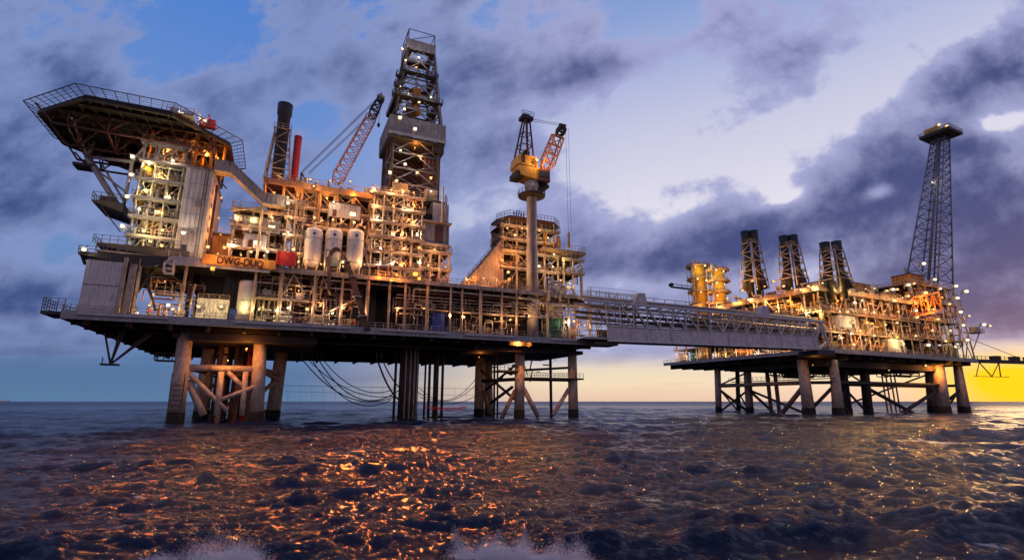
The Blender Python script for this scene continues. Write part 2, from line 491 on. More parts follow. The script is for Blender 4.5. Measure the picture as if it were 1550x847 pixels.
# ---- sign board and red box
a, b = P1.f(262, 392, .4), P1.f(306, 392, .4)
t = Thing(P1, 'gantry_beam', 'grey box beam with white caged end left of the orange sign', 'gantry beam', (b[0], .3, UD))
zb0, zb1 = Z(300, 402, .4), Z(300, 388, .4)
xe = S(410, .4, 402)
t.part('beam', MB().box(a[0], xe, .12, .5, zb0 - .2, zb1 - .4), 'lgrey')
c0, c1 = P1.f(247, 412, .2), P1.f(264, 392, .2)
mb = MB()
for z in (c0[1], (c0[1] * 2 + c1[1]) / 3, (c0[1] + 2 * c1[1]) / 3): 
    mb.bar((c0[0], .2, z), (c1[0], .2, z), .2).bar((c0[0], 1.3, z), (c1[0], 1.3, z), .2)
for y in (.2, 1.3):
    mb.bar((c0[0], y, c0[1]), (c0[0], y, c1[1] - .7), .22).bar((c1[0], y, c0[1]), (c1[0], y, c1[1]), .22).bar((c0[0], y, c1[1] - .7), (c1[0], y, c1[1] + .6), .2)
t.part('cage', mb, 'white')
sa, sb = S(306, .3, 395), S(418, .3, 395); z0, z1 = Z(360, 403.5, .3), Z(360, 389.5, .3)
t = Thing(P1, 'sign_board', 'long orange board lettered DWG-DUQ on the upper deck edge', 'sign', (sa, .1, z0))
t.part('board', MB().box(sa, sb, -.1, .08, z0, z1), 'signo')
def text(fr, s, d, z, body, size, m, parent, name='lettering', ext=.04, rz=0, wide=1.0):
    cu = bpy.data.curves.new(name, 'FONT'); cu.body = body; cu.size = size; cu.extrude = ext; cu.offset = size * .03
    o = bpy.data.objects.new(name, cu); COL.objects.link(o)
    dg = bpy.context.evaluated_depsgraph_get(); me = bpy.data.meshes.new_from_object(o.evaluated_get(dg))
    bpy.data.objects.remove(o)
    o = bpy.data.objects.new(name, me); COL.objects.link(o); me.materials.clear(); me.materials.append(M[m])
    o.parent = parent; base = parent.location
    o.rotation_euler = (pi / 2, 0, rz); o.scale = (wide, 1, 1)
    return o, me
o, me = text(P1, 0, 0, 0, 'DWG-DUQ', 2.0, 'text', t.e)
w = max(v.co.x for v in me.vertices)
k = (sb - sa) * .64 / w; o.scale = (k, (z1 - z0) * .78 / 1.45, 1); o.location = ((sb - sa) * .19, -.26, (z1 - z0) * .12)
a = P1.f(418, 400, .2); b = P1.f(446, 400, .2)
t = Thing(P1, 'storage_container', 'bright red box container beside the orange sign board', 'container', (a[0], 0, UD))
zr0, zr1 = Z(430, 401, .2), Z(430, 382, .2)
t.part('body', MB().corrug((a[0], -.1), (b[0], -.1), zr0, zr1, .35, .05).corrug((b[0], -.1), (b[0], 2.4), zr0, zr1, .35, .05).corrug((a[0], 2.4), (a[0], -.1), zr0, zr1, .35, .05).box(a[0], b[0], -.1, 2.4, zr1, zr1 + .1), 'red')
mb = MB()
for x in (a[0], b[0]): mb.bar((x, -.16, zr0), (x, -.16, zr1 + .1), .16)
for z in (zr0, zr1): mb.bar((a[0], -.16, z), (b[0], -.16, z), .16)
t.part('corner_frame', mb, 'red')

# ---- jackets ------------------------------------------------------
def leg(t, a, b, r, name='leg', m='legp', growth=True, r2=None):
    a, b = Vector(a), Vector(b)
    g = a.lerp(b, (a.z - 2.1) / (a.z - b.z)) if growth else b
    l = t.part(name, MB().tube(a, g, r, 16, r2 or r), m)
    if growth: t.part('marine_growth', MB().tube(g, b, (r2 or r) * 1.06, 14, (r2 or r) * 1.12), 'growth', l)
    return l
def below(fr, u, d, v=625, z=-2.0):
    s, zz = fr.f(u, v, d); return s
def jleg(t, fr, ut, vt, ub, vb, d, r, ztop=None, **k):
    a = fr.p(ut, vt, d); b = fr.p(ub, vb, d)
    a, b = Vector(a), Vector(b); n = (b - a).normalized()
    zt = DZ - 1.9 if ztop is None else ztop
    top = a + n * ((a.z - zt) / -n.z); bot = a + n * ((a.z + 3) / -n.z)
    return leg(t, top, bot, r, **k), top, bot

t = Thing(P1, 'jacket', 'rust-streaked four-legged jacket with orange-lit braces under the sign end', 'jacket', (22, 8, 0))
_, a1, b1 = jleg(t, P1, 282, 500, 266, 628, 6, 1.25, r2=1.4)
_, a2, b2 = jleg(t, P1, 395, 505, 388, 628, 7, 1.2, r2=1.3)
_, a3, b3 = jleg(t, P1, 320, 512, 304, 628, 22, 1.4, r2=1.5)
_, a4, b4 = jleg(t, P1, 426, 535, 413, 625, 24, 1.35, r2=1.5)
def on(a, b, z): return a + (b - a) * ((a.z - z) / (a.z - b.z))
br = lambda p, q, r, m='rustp': t.part('brace', MB().tube(p, q, r, 12), m)
zc = Z(340, 557, 6)
br(on(a1, b1, zc), on(a2, b2, zc), .62, 'legp')
br(on(a3, b3, zc), on(a4, b4, zc), .5); br(on(a1, b1, zc), on(a3, b3, zc), .5); br(on(a2, b2, zc), on(a4, b4, zc), .5)
p_, q_ = Vector(P1.p(283, 562, 6.3)), Vector(P1.p(330, 608, 6.3)); br(p_, q_ + (q_ - p_) * .3, .45, 'legp')
br(P1.p(345, 562, 6.5), P1.p(372, 590, 6.5), .45, 'legp')
br(P1.p(335, 562, 6.3), P1.p(328, 628, 6.3), .55, 'legp'); br(P1.p(372, 562, 6.3), P1.p(366, 628, 6.3), .5, 'legp')
br(P1.p(336, 604, 6.2), P1.p(392, 582, 6.2), .42, 'legp')
br(P1.p(285, 575, 7), P1.p(308, 628, 7), .7, 'legp')
br(P1.p(392, 598, 8), P1.p(420, 572, 18), .4); br(P1.p(395, 560, 8), P1.p(420, 575, 18), .4)
br(on(a3, b3, 8), on(a4, b4, 1), .4); br(on(a3, b3, 1), on(a4, b4, 8), .4)
mb = MB()
for k in range(7):
    z = 1.5 + k * .9
    mb.bar(on(a1, b1, z) + Vector((-1.2, -1.55, 0)), on(a1, b1, z) + Vector((1.0, -1.6, 0)), .1)
for x in (-1.1, .9): mb.bar(on(a1, b1, .5) + Vector((x, -1.6, 0)), on(a1, b1, 9) + Vector((x, -1.6, 0)), .12)
t.part('ladder', mb, 'dark')
q = on(a1, b1, zc + 1.2)
t.part('landing', MB().box(q.x - 4.2, q.x - 1.3, q.y - 1.5, q.y + 1.5, q.z - .2, q.z).rail([(q.x - 1.4, q.y - 1.5, q.z), (q.x - 4.2, q.y - 1.5, q.z), (q.x - 4.2, q.y + 1.5, q.z)], r=.06), 'dark')
t.part('bracing_girder', MB().box(a1.x - 2, a2.x + 1.8, 5, 24, DZ - 3.0, DZ - 2.13), 'dark')
# caissons between the legs
for i, (u, m_, r) in enumerate(((333, 'maroon', .5), (341, 'legp', .45), (349, 'maroon', .55), (358, 'maroon', .35), (364, 'rustp', .6), (372, 'maroon', .45), (378, 'red', .3), (384, 'rustp', .5))):
    d = 12 + (i % 3) * 3; s = S(u, d, 540)
    c = Thing(P1, 'riser_pipe', f'{dict(maroon="dark maroon", legp="pale rusty", red="thin red", rustp="brown rusty")[m_]} riser pipe inside the sign-end jacket, {ordn(i)} from the ladder leg', 'riser pipe', (s, d, -3), 'riser pipes inside the sign-end jacket')
    c.part('pipe', MB().tube((s, d, -3), (s, d, DZ - 2.1), r, 10), m_)
    parts(c, 'clamp', MB().tube((s, d, 8.6), (s, d, 9.1), r * 1.35, 10).tube((s, d, 13.2), (s, d, 13.6), r * 1.35, 10), 'dark')

# second jacket
t = Thing(P1, 'jacket', 'jacket with a tall sodium-lit orange leg below the pedestal crane', 'jacket', (90, 6, 0))
_, c1, e1 = jleg(t, P1, 787, 530, 786, 628, 8, 1.22)
_, c2, e2 = jleg(t, P1, 866, 530, 868, 628, 8, 1.15, r2=1.25)
_, c3, e3 = jleg(t, P1, 727, 548, 725, 625, 26, 1.35)
_, c4, e4 = jleg(t, P1, 739, 552, 740, 625, 34, 1.2)
zk = Z(830, 574, 8)
for p, q, r, m_ in ((on(c1, e1, zk), on(c2, e2, zk), .45, 'dark'), (on(c3, e3, zk), on(c1, e1, zk), .45, 'dark'), (on(c3, e3, zk), on(c4, e4, zk), .4, 'dark'),
                 (P1.p(790, 583, 8), P1.p(815, 630, 8), .6, 'legp'), (P1.p(780, 590, 9), P1.p(758, 635, 9), .5, 'rustp'),
                 (P1.p(861, 588, 8), P1.p(837, 628, 8), .5, 'legp'), (P1.p(776, 585, 14), P1.p(742, 610, 20), .4, 'dark'), (P1.p(728, 560, 24), P1.p(786, 610, 14), .35, 'rustp'), (P1.p(780, 552, 10), P1.p(735, 590, 22), .3, 'dark'), (P1.p(790, 560, 9), P1.p(862, 556, 9), .3, 'dark'), (P1.p(732, 590, 24), P1.p(742, 626, 24), .6, 'rustp')):
    t.part('brace', MB().tube(p, q, r, 12), m_)
wd = MB().box(c1.x + 1, c2.x + 2, 6, 9.5, zk, zk + .4).box(S(745, 12, 565), c1.x, 7, 12, zk + 1.6, zk + 2.0)
t.part('work_platform', wd, 'dark')
t.part('work_platform_rail', MB().rail([(c1.x + 1, 6, zk + .4), (c2.x + 2, 6, zk + .4)], sp=1.2).rail([(S(745, 12, 565), 7, zk + 2), (c1.x, 7, zk + 2)], sp=1.2).rail([(c1.x + 1, 9.5, zk + .4), (c2.x + 2, 9.5, zk + .4)], sp=1.2), 'net')
mb = MB()
for k in range(26):
    a = (random.uniform(c1.x - 7, c1.x + 10), random.uniform(7, 12), random.uniform(zk + 1, DZ - 3)); b = [a[0], a[1], a[2]]
    b[k % 2 * 2] += random.uniform(-3, 3); b[0] += random.uniform(-1, 1); mb.tube(a, b, random.uniform(.08, .25), 5)
parts(t, 'hung_pipe', mb, 'dark')
t.part('bracing_girder', MB().box(c1.x - 6, c2.x + 2, 6, 30, DZ - 3.0, DZ - 2.13), 'dark')
for i, (u, d, r) in enumerate(((748, 20, .3), (834, 11, .38), (753, 14, .25))):
    s = S(u, d, 600); c = Thing(P1, 'caisson_pipe', f'slim dark caisson beside the sodium-lit jacket leg, {ordn(i)} one from the tripod wires'.replace('tripod wires', 'drill conductors'), 'caisson', (s, d, -3), 'slim caissons of the crane-end jacket')
    c.part('pipe', MB().tube((s, d, -3), (s, d, DZ - 2), r, 8), 'dark')

# conductors in the gap
for i, (u0, u1, d, m_) in enumerate(((595, 599, 14, 'dark'), (603, 632, 14, 'dark'), (641, 644, 20, 'black'), (647, 651, 17, 'dark'), (655, 663, 15, 'dark'), (667, 671, 16, 'dark'))):
    sa, sb = S(u0, d, 600), S(u1, d, 600); r = (sb - sa) / 2; s = (sa + sb) / 2
    c = Thing(P1, 'well_conductor', ('very thick dark conductor tube standing in the sea between the jackets' if i == 1 else f'slim dark conductor tube between the jackets, {ordn(i)} from the sign-end jacket'), 'conductor', (s, d, -3), None if i == 1 else 'well conductors between the jackets')
    p = c.part('casing', MB().tube((s, d, 1), (s, d, DZ - 2), r, 20), m_)
    c.part('marine_growth', MB().tube((s, d, -3), (s, d, 1), r * 1.05, 16), 'growth', p)
    if i == 1:
        mb = MB()
        for a in (-.55, -.1, .35, .7): mb.tube((s + r * a, d - r * math.sqrt(1 - a * a) - .1, 0), (s + r * a, d - r * math.sqrt(1 - a * a) - .1, DZ - 2), .16, 6)
        c.part('side_pipe', mb, 'lgrey')

# slack hoses under the deck
def cat(a, b, sag, n=22):
    a, b = Vector(a), Vector(b)
    return [a.lerp(b, i / n) - Vector((0, 0, sag * 4 * (i / n) * (1 - i / n))) for i in range(n + 1)]
hz = [((455, 540), (597, 600), 4.2, 13, .11), ((463, 540), (600, 598), 3.0, 13, .09), ((470, 540), (592, 604), 4.8, 12, .1), ((480, 540), (604, 590), 5.2, 13, .12), ((486, 540), (598, 588), 3.4, 14, .09),
      ((570, 540), (606, 606), 1.5, 11, .2), ((577, 540), (610, 590), 1.0, 11, .14), ((636, 588), (722, 570), 4.0, 14, .08), ((632, 592), (722, 580), 3.2, 14, .08), ((636, 600), (725, 596), 2.0, 15, .08)]
for i, (a, b, sag, d, r) in enumerate(hz):
    pa, pb = P1.p(*a, d), P1.p(*b, d)
    pts = cat(pa, pb, sag)
    if i < 7: pts = [Vector((pa[0], pa[1], DZ - 2))] + pts
    c = Thing(P1, 'hanging_hose', f'black hose sagging under the deck, {ordn(i)} from the ladder leg', 'hose', tuple(pts[0]), 'black hoses sagging under the deck')
    c.part('hose', MB().path(pts, r, 6), 'rubber')
for i, v in enumerate((613, 616, 632)):
    pa, pb = P1.p(643, v, 12), P1.p(706, v + 2, 13)
    c = Thing(P1, 'floating_hose', f'thin red hose strung between conductor tubes, {ordn(i)} from the top', 'hose', pa, 'red hoses between the conductor tubes')
    c.part('hose', MB().path(cat(pa, pb, .5), .12, 6), 'red')
t = Thing(P1, 'wire_fence', 'thin wire line with hanging droppers just above the sea', 'wire', P1.p(430, 590, 30))
mb = MB().bar(P1.p(430, 583, 30), P1.p(720, 588, 30), .08).bar(P1.p(430, 592, 30), P1.p(720, 598, 30), .06)
for u in range(436, 720, 18): mb.bar(P1.p(u, 584, 30), P1.p(u, 610, 30), .03)
t.part('wire', mb, 'net')
def frame_module(fr, name, label, cat, s0, s1, d0, d1, zs, m='cream', floor='dark', back='maroon', ncol=4, r=.3, brace='x', rails=True, nd=2, backd=None, seed=1, roof=True, braced=.45):
    rnd = random.Random(seed)
    t = Thing(fr, name, label, cat, ((s0 + s1) / 2, d0, zs[0]))
    S_ = [s0 + (s1 - s0) * i / (ncol - 1) for i in range(ncol)]; D_ = [d0 + (d1 - d0) * i / (nd - 1) for i in range(nd)]
    for s in S_:
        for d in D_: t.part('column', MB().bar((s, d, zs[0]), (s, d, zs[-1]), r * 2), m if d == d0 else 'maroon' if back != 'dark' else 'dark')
    for i, z in enumerate(zs[1:]):
        mb = MB().box(s0 - .5, s1 + .5, d0 + .1, d1, z - .3, z)
        t.part('floor' if i < len(zs) - 2 else 'roof', mb, floor)
        e = MB().box(s0 - .7, s1 + .7, d0 - .55, d0 - .3, z - .45, z + .08)
        for d in D_: e.box(s0 - .6, s1 + .6, d - .15, d + .15, z - .7, z - .31)
        t.part('edge_beam', e, m)
        if rails:
            q = MB().rail([(s0 - .6, d1, z + .05), (s0 - .6, d0 - .5, z + .05), (s1 + .6, d0 - .5, z + .05), (s1 + .6, d1, z + .05)], sp=1.4)
            t.part('handrail', q, m)
    mb = MB()
    for a, b in zip(zs, zs[1:]):
        for i in range(ncol - 1):
            if rnd.random() < braced:
                p, q = (S_[i], d0, a), (S_[i + 1], d0, b - .4)
                if rnd.random() < .5: p, q = (S_[i + 1], d0, a), (S_[i], d0, b - .4)
                mb.tube(p, q, r * .5, 5)
                if brace == 'x' and rnd.random() < .5: mb.tube((p[0], d0, q[2]), (q[0], d0, p[2]), r * .5, 5)
        for e in (s0, s1):
            mb.tube((e, d0, a), (e, d1, b - .4), r * .5, 5)
    t.part('brace', mb, m)
    clutter(t, s0, s1, d0 - .3, d0 + min(3, d1 - d0), zs[0] + .3, zs[-1] - .3, int((s1 - s0) * (zs[-1] - zs[0]) / 9) + 3, seed + 100)
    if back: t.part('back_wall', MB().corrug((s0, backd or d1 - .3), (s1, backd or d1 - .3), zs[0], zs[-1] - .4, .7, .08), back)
    return t

def clutter(t, s0, s1, d0, d1, z0, z1, n, seed, mats=('cream', 'pipe', 'ochre', 'maroon', 'cream', 'grey'), rr=(.06, .17)):
    rnd = random.Random(seed)
    for k in range(n):
        p = [rnd.uniform(s0, s1), rnd.uniform(d0, d1), rnd.uniform(z0, z1)]; pts = [tuple(p)]; last = -1
        for _ in range(rnd.randint(5, 9)):
            ax = rnd.choice([a for a in (0, 0, 1, 2, 2) if a != last]); last = ax; q = list(p)
            if ax == 0: q[0] = min(s1, max(s0, p[0] + rnd.choice((-1, 1)) * rnd.uniform(1, 5)))
            elif ax == 1: q[1] = rnd.uniform(d0, d1)
            else: q[2] = min(z1, max(z0, p[2] + rnd.choice((-1, 1)) * rnd.uniform(.8, 4.5)))
            if sum(abs(a - b) for a, b in zip(p, q)) > .35: pts.append(tuple(q)); p = q
        if len(pts) > 2: t.part('pipe', MB().bend(pts, rnd.uniform(*rr), 5), rnd.choice(mats))

# ---------------- stair and escape tower below the helideck
a0, a1_ = S(196, 6, 370), S(262, 6, 370)
zs = [30.3, 34.2, 38, 41.8, 45.6, 49.4, 53]
t = frame_module(P1, 'stair_tower', 'yellow-lit open stair tower between the helideck truss and the white tower', 'stair tower', a0, a1_, 5, 10, zs, 'grey', 'dark', 'ochre', 4, .17, seed=3, braced=.7)
mb = MB()
for i in range(len(zs) - 1):
    x0, x1 = (a0 + 1, a1_ - 1.5) if i % 2 else (a1_ - 1.5, a0 + 1)
    mb.stair((x0, 5.4, zs[i]), (x1, 5.4, zs[i + 1]))
t.part('stairs', mb, 'cream')
mb = MB()
for k in range(7):
    x = random.uniform(a0 + .5, a1_ - .5); mb.bend([(x, 5 + random.random() * 2, 30), (x, 5.6, 40), (x + 1.5, 5.6, 40.5), (x + 1.5, 5.6, 53)], .13)
t.part('riser_pipe', mb, 'pipe')
for k, (u, v) in enumerate(((223, 262), (238, 285), (212, 300), (243, 325), (222, 345))):
    s, z = P1.f(u, v, 6.8); t.part('tank', MB().lathe([(.1, -1.4), (.9, -1.2), (1.15, -.7), (1.15, .7), (.9, 1.2), (.1, 1.4)], (s, 6.8, z), 12), 'yellow')
bz = zs[0]
t.part('lower_landing', MB().box(a0 - 4, a1_, 3.2, 5, bz - .3, bz).rail([(a0 - 4, 3.2, bz), (a1_, 3.2, bz)], h=1.4), 'cream')
# small balcony at the tower's outer side
s0_, z0_ = P1.f(146, 312, 8); s1_ = S(192, 8, 325)
t.part('balcony', MB().side_prism([(s0_, z0_), (s1_, z0_ - 1.4), (s1_, z0_ + .3), (s0_, z0_ + .3)], 5, 14).rail([(s1_, 5, z0_ + .3), (s0_, 5, z0_ + .3), (s0_, 14, z0_ + .3)], h=1.6, sp=1.1).bar((s0_ + .8, 6, z0_), (s1_, 6, z0_ - 5), .2).box(s0_ + .8, s0_ + 3.2, 6, 9, z0_ + .3, z0_ + 1.6), 'dark')

# ---------------- tall white accommodation tower
sA, sB = S(264, 4, 378), S(305, 4, 380); zb, ztp = 29.8, Z(300, 256, 4)
t = Thing(P1, 'accommodation_tower', 'tall white cladded tower block under the helideck with orange-lit side', 'tower block', ((sA + sB) / 2, 4, UD))
t.part('front_wall', MB().corrug((sA, 4), (sB, 4), zb, ztp, .8, .06), 'clad')
t.part('side_wall', MB().corrug((sB, 4), (sB, 22), zb, ztp, .8, .06), 'clad')
t.part('end_wall', MB().corrug((sA, 22), (sA, 4), zb, ztp, .8, .06), 'clad')
t.part('roof', MB().box(sA - .3, sB + .3, 3.7, 22, ztp, ztp + .35), 'grey')
mb = MB()
for k in range(1, 6): mb.box(sA, sB, 3.86, 3.91, zb + (ztp - zb) * k / 6, zb + (ztp - zb) * k / 6 + .09)
t.part('joint_strip', mb, 'grey')
mb = MB()
xl = sB - 1.1
for x in (xl, xl + .55): mb.bar((x, 3.6, zb), (x, 3.6, ztp + 1), .09)
for k in range(int((ztp - zb) / .5)): mb.bar((xl, 3.6, zb + k * .5), (xl + .55, 3.6, zb + k * .5), .06)
t.part('ladder', mb, 'dark')
for z in (zb + 5.5, zb + 11):
    t.part('panel_box', MB().box(sA + 2.2, sA + 3.1, 3.6, 3.86, z, z + 1.2), 'grey')
t.part('door', MB().box(sA + 1.6, sA + 2.5, 3.8, 3.87, zb + .1, zb + 2), 'maroon')
t.part('foot_rail', MB().rail([(sA - .5, 2.6, zb), (sB + .5, 2.6, zb)]), 'cream')
t.part('window', MB().box(sA + 1, sA + 1.9, 3.82, 3.9, zb + 2, zb + 3.2), 'glass')
mb = MB()
for z in np.arange(zb + 2, ztp - 1, 2.6):
    for y in (7, 11): mb.box(sB + .05, sB + .14, y, y + 1.2, z, z + 1.0)
parts(t, 'side_window', mb, 'glass')
t.part('downpipe', MB().tube((sB + .8, 6, zb), (sB + .8, 6, ztp - 2), .25, 8).tube((sB + .5, 9, zb + 4), (sB + 3.2, 14, zb), .3, 8), 'maroon')
# lower rear block seen right of it
t = Thing(P1, 'quarters_block', 'low dark cabin block with lit floor behind the orange sign', 'cabin block', (24, 9, UD))
t.part('wall', MB().box(sB + .6, 30.5, 12, 24, UD, 38), 'ochre')
t.part('roof', MB().box(sB + .4, 30.9, 11.6, 24, 38, 38.4), 'dark')
t.part('handrail', MB().rail([(sB + .4, 11.7, 38.4), (30.8, 11.7, 38.4)]), 'cream')

# ---------------- helideck
HZt = 57.0; hc = (4.2, 13.6)
t = Thing(P1, 'helideck', 'big octagonal helicopter deck seen from below with safety net rim', 'helideck', (hc[0], hc[1], 49))
def octo(R): return [(hc[0] + R * cos(pi / 8 + k * pi / 4) / cos(pi / 8), hc[1] + R * sin(pi / 8 + k * pi / 4) / cos(pi / 8)) for k in range(8)]
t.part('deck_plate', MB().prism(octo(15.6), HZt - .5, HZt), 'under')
mb = MB(); o1, o2 = octo(15.7), octo(17.9)
for k in range(8):
    j = (k + 1) % 8
    A, B_, C_, D_ = (Vector((*o1[k], HZt - .3)), Vector((*o1[j], HZt - .3)), Vector((*o2[k], HZt + .5)), Vector((*o2[j], HZt + .5)))
    mb.bar(C_, D_, .14).bar(A.lerp(C_, .5), B_.lerp(D_, .5), .05).bar(A, B_, .12)
    for i in range(9): mb.bar(A.lerp(B_, i / 8), C_.lerp(D_, i / 8), .1)
    for i in range(1, 4): mb.bar(A.lerp(C_, i / 4), B_.lerp(D_, i / 4), .035)
t.part('safety_net', mb, 'net')
mb = MB()
for k in range(8): 
    a_, b_ = o1[k], o1[(k + 1) % 8]; mb.bar((*a_, HZt - .9), (*b_, HZt - .9), .5)
for i in np.arange(-14, 14.1, 3.5):
    h = 15.4 - max(0, abs(i) - 6.4)
    mb.box(hc[0] - h, hc[0] + h, hc[1] + i - .12, hc[1] + i + .12, HZt - 1.3, HZt - .52)
for i in np.arange(-14, 14.1, 2.0):
    h = 15.2 - max(0, abs(i) - 6.4)
    mb.box(hc[0] + i - .08, hc[0] + i + .08, hc[1] - h, hc[1] + h, HZt - 1.0, HZt - .54)
t.part('deck_girder', mb, 'dark')
mb = MB(); low = 51.5
Yt = (2.5, 9, 16, 23)
Xt = (-5.5, .5, 6.5, 12.5, 17.5)
for y in Yt:
    zl = low + (0 if 5 < y < 20 else 1)
    mb.tube((-7.5, y, zl), (17.5, y, zl), .24, 6)
    for i, x in enumerate(Xt):
        mb.tube((x, y, zl), (x, y, HZt - 1.2), .17, 6)
        if i < len(Xt) - 1:
            mb.tube((x, y, zl), (x + 3, y, HZt - 1.2), .15, 6).tube((x + 3, y, HZt - 1.2), (x + 6, y, zl), .15, 6)
    mb.tube((-7.5, y, zl), (-10.5, y, HZt - 1.2), .2, 6)
for x in Xt:
    for a, b in zip(Yt, Yt[1:]):
        za, zb_ = low + (0 if 5 < a < 20 else 1), low + (0 if 5 < b < 20 else 1)
        mb.tube((x, a, za), (x, b, zb_), .16, 6).tube((x, a, za), (x, (a + b) / 2, HZt - 1.2), .14, 6).tube((x, (a + b) / 2, HZt - 1.2), (x, b, zb_), .14, 6)
t.part('truss', mb, 'maroon')
mb = MB()
n0 = P1.p(132, 237, 14); n1 = P1.p(185, 322, 9); n2 = P1.p(200, 245, 7)
mb.tube(n0, n1, .55, 10).tube(n0, n2, .35, 8).tube(n1, n2, .3, 8).tube(P1.p(150, 260, 12), P1.p(190, 290, 8), .2, 6).tube(P1.p(155, 250, 12), P1.p(188, 305, 8), .2, 6).tube(n0, (n0[0], n0[1] + 2, HZt - 1), .3, 6)
mb.tube(n2, (a0, 6, 53), .3, 6).tube(n0, (n0[0] + 6, 23, HZt - 1), .25, 6).tube(n0, (n0[0] - 1, 6, HZt - 1), .25, 6)
t.part('support_strut', mb, 'lgrey')
mb = MB()
for x in (sA + .8, sB - .8):
    for y in (5.5, 14, 21): mb.bar((x, y, ztp + .3), (x, y, HZt - .5), .45)
for x, y in ((a0 + .5, 6), (a1_ - .5, 6), (a0 + .5, 10), (a1_ - .5, 10), (17, 17), (19, 8)): mb.bar((x, y, 49), (x, y, HZt - .9), .4)
mb.tube((sA + .8, 5.5, ztp + .3), (sB - .8, 5.5, HZt - 1), .18, 6).tube((sB - .8, 5.5, ztp + .3), (sA + .8, 5.5, HZt - 1), .18, 6)
parts(t, 'support_column', mb, 'orange')
t.part('drop_pan', MB().box(n0[0] - 1.6, n0[0] + 2.2, n0[1] - 1.5, n0[1] + 1.5, n0[2] - 2.6, n0[2] - 2.0).bar((n0[0], n0[1], n0[2] - 2.2), n0, .4), 'dark')
# equipment at the near right rim of the helideck
a = P1.f(312, 198, 3); b = P1.f(337, 205, 3)
c = Thing(P1, 'fire_monitor_cabinet', 'red fire cabinet on the rim of the helideck', 'cabinet', (a[0], 1.6, HZt + .2))
c.part('body', MB().box(14.6, 17.4, 2.2, 3.6, HZt + .3, HZt + 1.9), 'red'); c.part('nozzle', MB().tube((16.5, 2.6, HZt + 1.9), (16.0, 2.0, HZt + 2.8), .14), 'red')
c = Thing(P1, 'access_landing', 'small railed landing with pale lockers beside the red fire cabinet', 'landing', (11.5, 0, HZt))
c.part('floor', MB().box(9.8, 14.2, -1.6, 1.4, HZt - .1, HZt + .1), 'lgrey'); c.part('handrail', MB().rail([(9.8, -1.6, HZt + .1), (14.2, -1.6, HZt + .1), (15.6, 2, HZt + .1)], h=1.3, sp=1), 'white')
c.part('locker', MB().box(10.2, 11.6, -1.2, -.2, HZt + .1, HZt + 1.3).box(12.4, 14, -1, 0, HZt + .1, HZt + 1), 'white')

# ---------------- enclosed stairway (white chute)
t = Thing(P1, 'covered_stairway', 'cream enclosed sloping stairway from the white tower down to the module roof', 'covered stairway', P1.p(430, 318, 3))
pts = [P1.f(325, 258, 3), P1.f(350, 262, 3), P1.f(398, 308, 3), P1.f(432, 313, 3)]
pb = [(x, z - .1) for x, z in pts]
hh = 2.3
poly = [(x, z) for x, z in pb] + [(x, z + hh) for x, z in reversed(pb)]
for k in range(3):
    (x0, z0), (x1, z1) = pb[k], pb[k + 1]
    t.part('casing', MB().side_prism([(x0, z0), (x1 + .02, z1), (x1 + .02, z1 + hh), (x0, z0 + hh)], 2.6 + .003 * k, 5 + .003 * k), 'cream')
mb = MB()
for (x0, z0), (x1, z1) in zip(pb, pb[1:]):
    n = max(1, int(math.hypot(x1 - x0, z1 - z0) / .8))
    for i in range(n): mb.bar((x0 + (x1 - x0) * i / n, 2.55, z0 + (z1 - z0) * i / n), (x0 + (x1 - x0) * i / n, 2.55, z0 + (z1 - z0) * i / n + hh), .07)
    mb.bar((x0, 2.52, z0 + .1), (x1, 2.52, z1 + .1), .18).bar((x0, 2.52, z0 + hh), (x1, 2.52, z1 + hh), .14)
t.part('ribs', mb, 'lgrey')
t.part('support_post', MB().bar((pts[2][0], 4, UD), (pts[2][0], 4, pts[2][1]), .35).tube((pts[1][0] + .5, 4, 41), (pts[2][0], 4, pts[2][1] - .5), .2), 'cream')

# ---------------- middle module (mud and utilities)
mA, mB_ = S(345, 4, 400), S(428, 4, 400)
frame_module(P1, 'utility_module', 'two-storey open pipe module behind the orange sign board', 'process module', mA, mB_, 5, 11, [UD, 34.2, 38.6, 42.2], 'cream', 'dark', 'maroon', 4, .2, seed=5)
zr = 49.0
mC, mD = S(440, 5, 400), S(557, 5, 400)
t = frame_module(P1, 'silo_module', 'orange-lit framed module with the three white silos inside', 'process module', mC, mD, 7, 16, [UD, 41, 45, zr], 'cream', 'dark', 'maroon', 5, .28, seed=8)
frame_module(P1, 'stair_scaffold', 'narrow lit stair scaffold beside the first white silo', 'scaffold', S(428, 3, 400), S(452, 3, 400), 3, 5.5, [UD, 33.5, 37.2, 41, 44.6], 'cream', 'lgrey', None, 3, .12, seed=9, braced=.8)
# roof clutter slab above
t = Thing(P1, 'roof_module', 'long brown roof deck with rails between exhaust stack and derrick', 'roof deck', (38, 5, 45))
r0, r1 = S(402, 8, 285), S(585, 8, 285)
t.part('deck', MB().box(r0, r1, 6, 30, 49.4, 49.9), 'maroon')
t.part('edge_beam', MB().box(r0 - .3, r1 + .3, 5.7, 5.98, 48.7, 50), 'ochre')
t.part('handrail', MB().rail([(r0, 14, 50), (r0, 6, 50), (r1, 6, 50)], sp=1.3, h=1.3), 'cream')
mb = MB()
for k in range(7):
    x = r0 + (mD - r0) * k / 6; mb.bar((x, 6.3, 42), (x, 6.3, 48.7), .4)
    if k < 6: mb.tube((x, 6.3, 48.6), (x + (mD - r0) / 6, 6.3, 44.8), .16, 6)
t.part('column', mb, 'ochre')
mb = MB()
for k in range(46):
    x, y = random.uniform(r0 + .5, r1 - 1), random.uniform(7, 16); h = random.uniform(.5, 2.2); w = random.uniform(.3, 1.4)
    if k % 2: mb.box(x, x + w, y, y + w, 50, 50 + h)
    else: mb.tube((x, y, 50), (x, y, 50 + h * 1.3), w * .3, 8)
parts(t, 'roof_fitting', mb, 'cream')
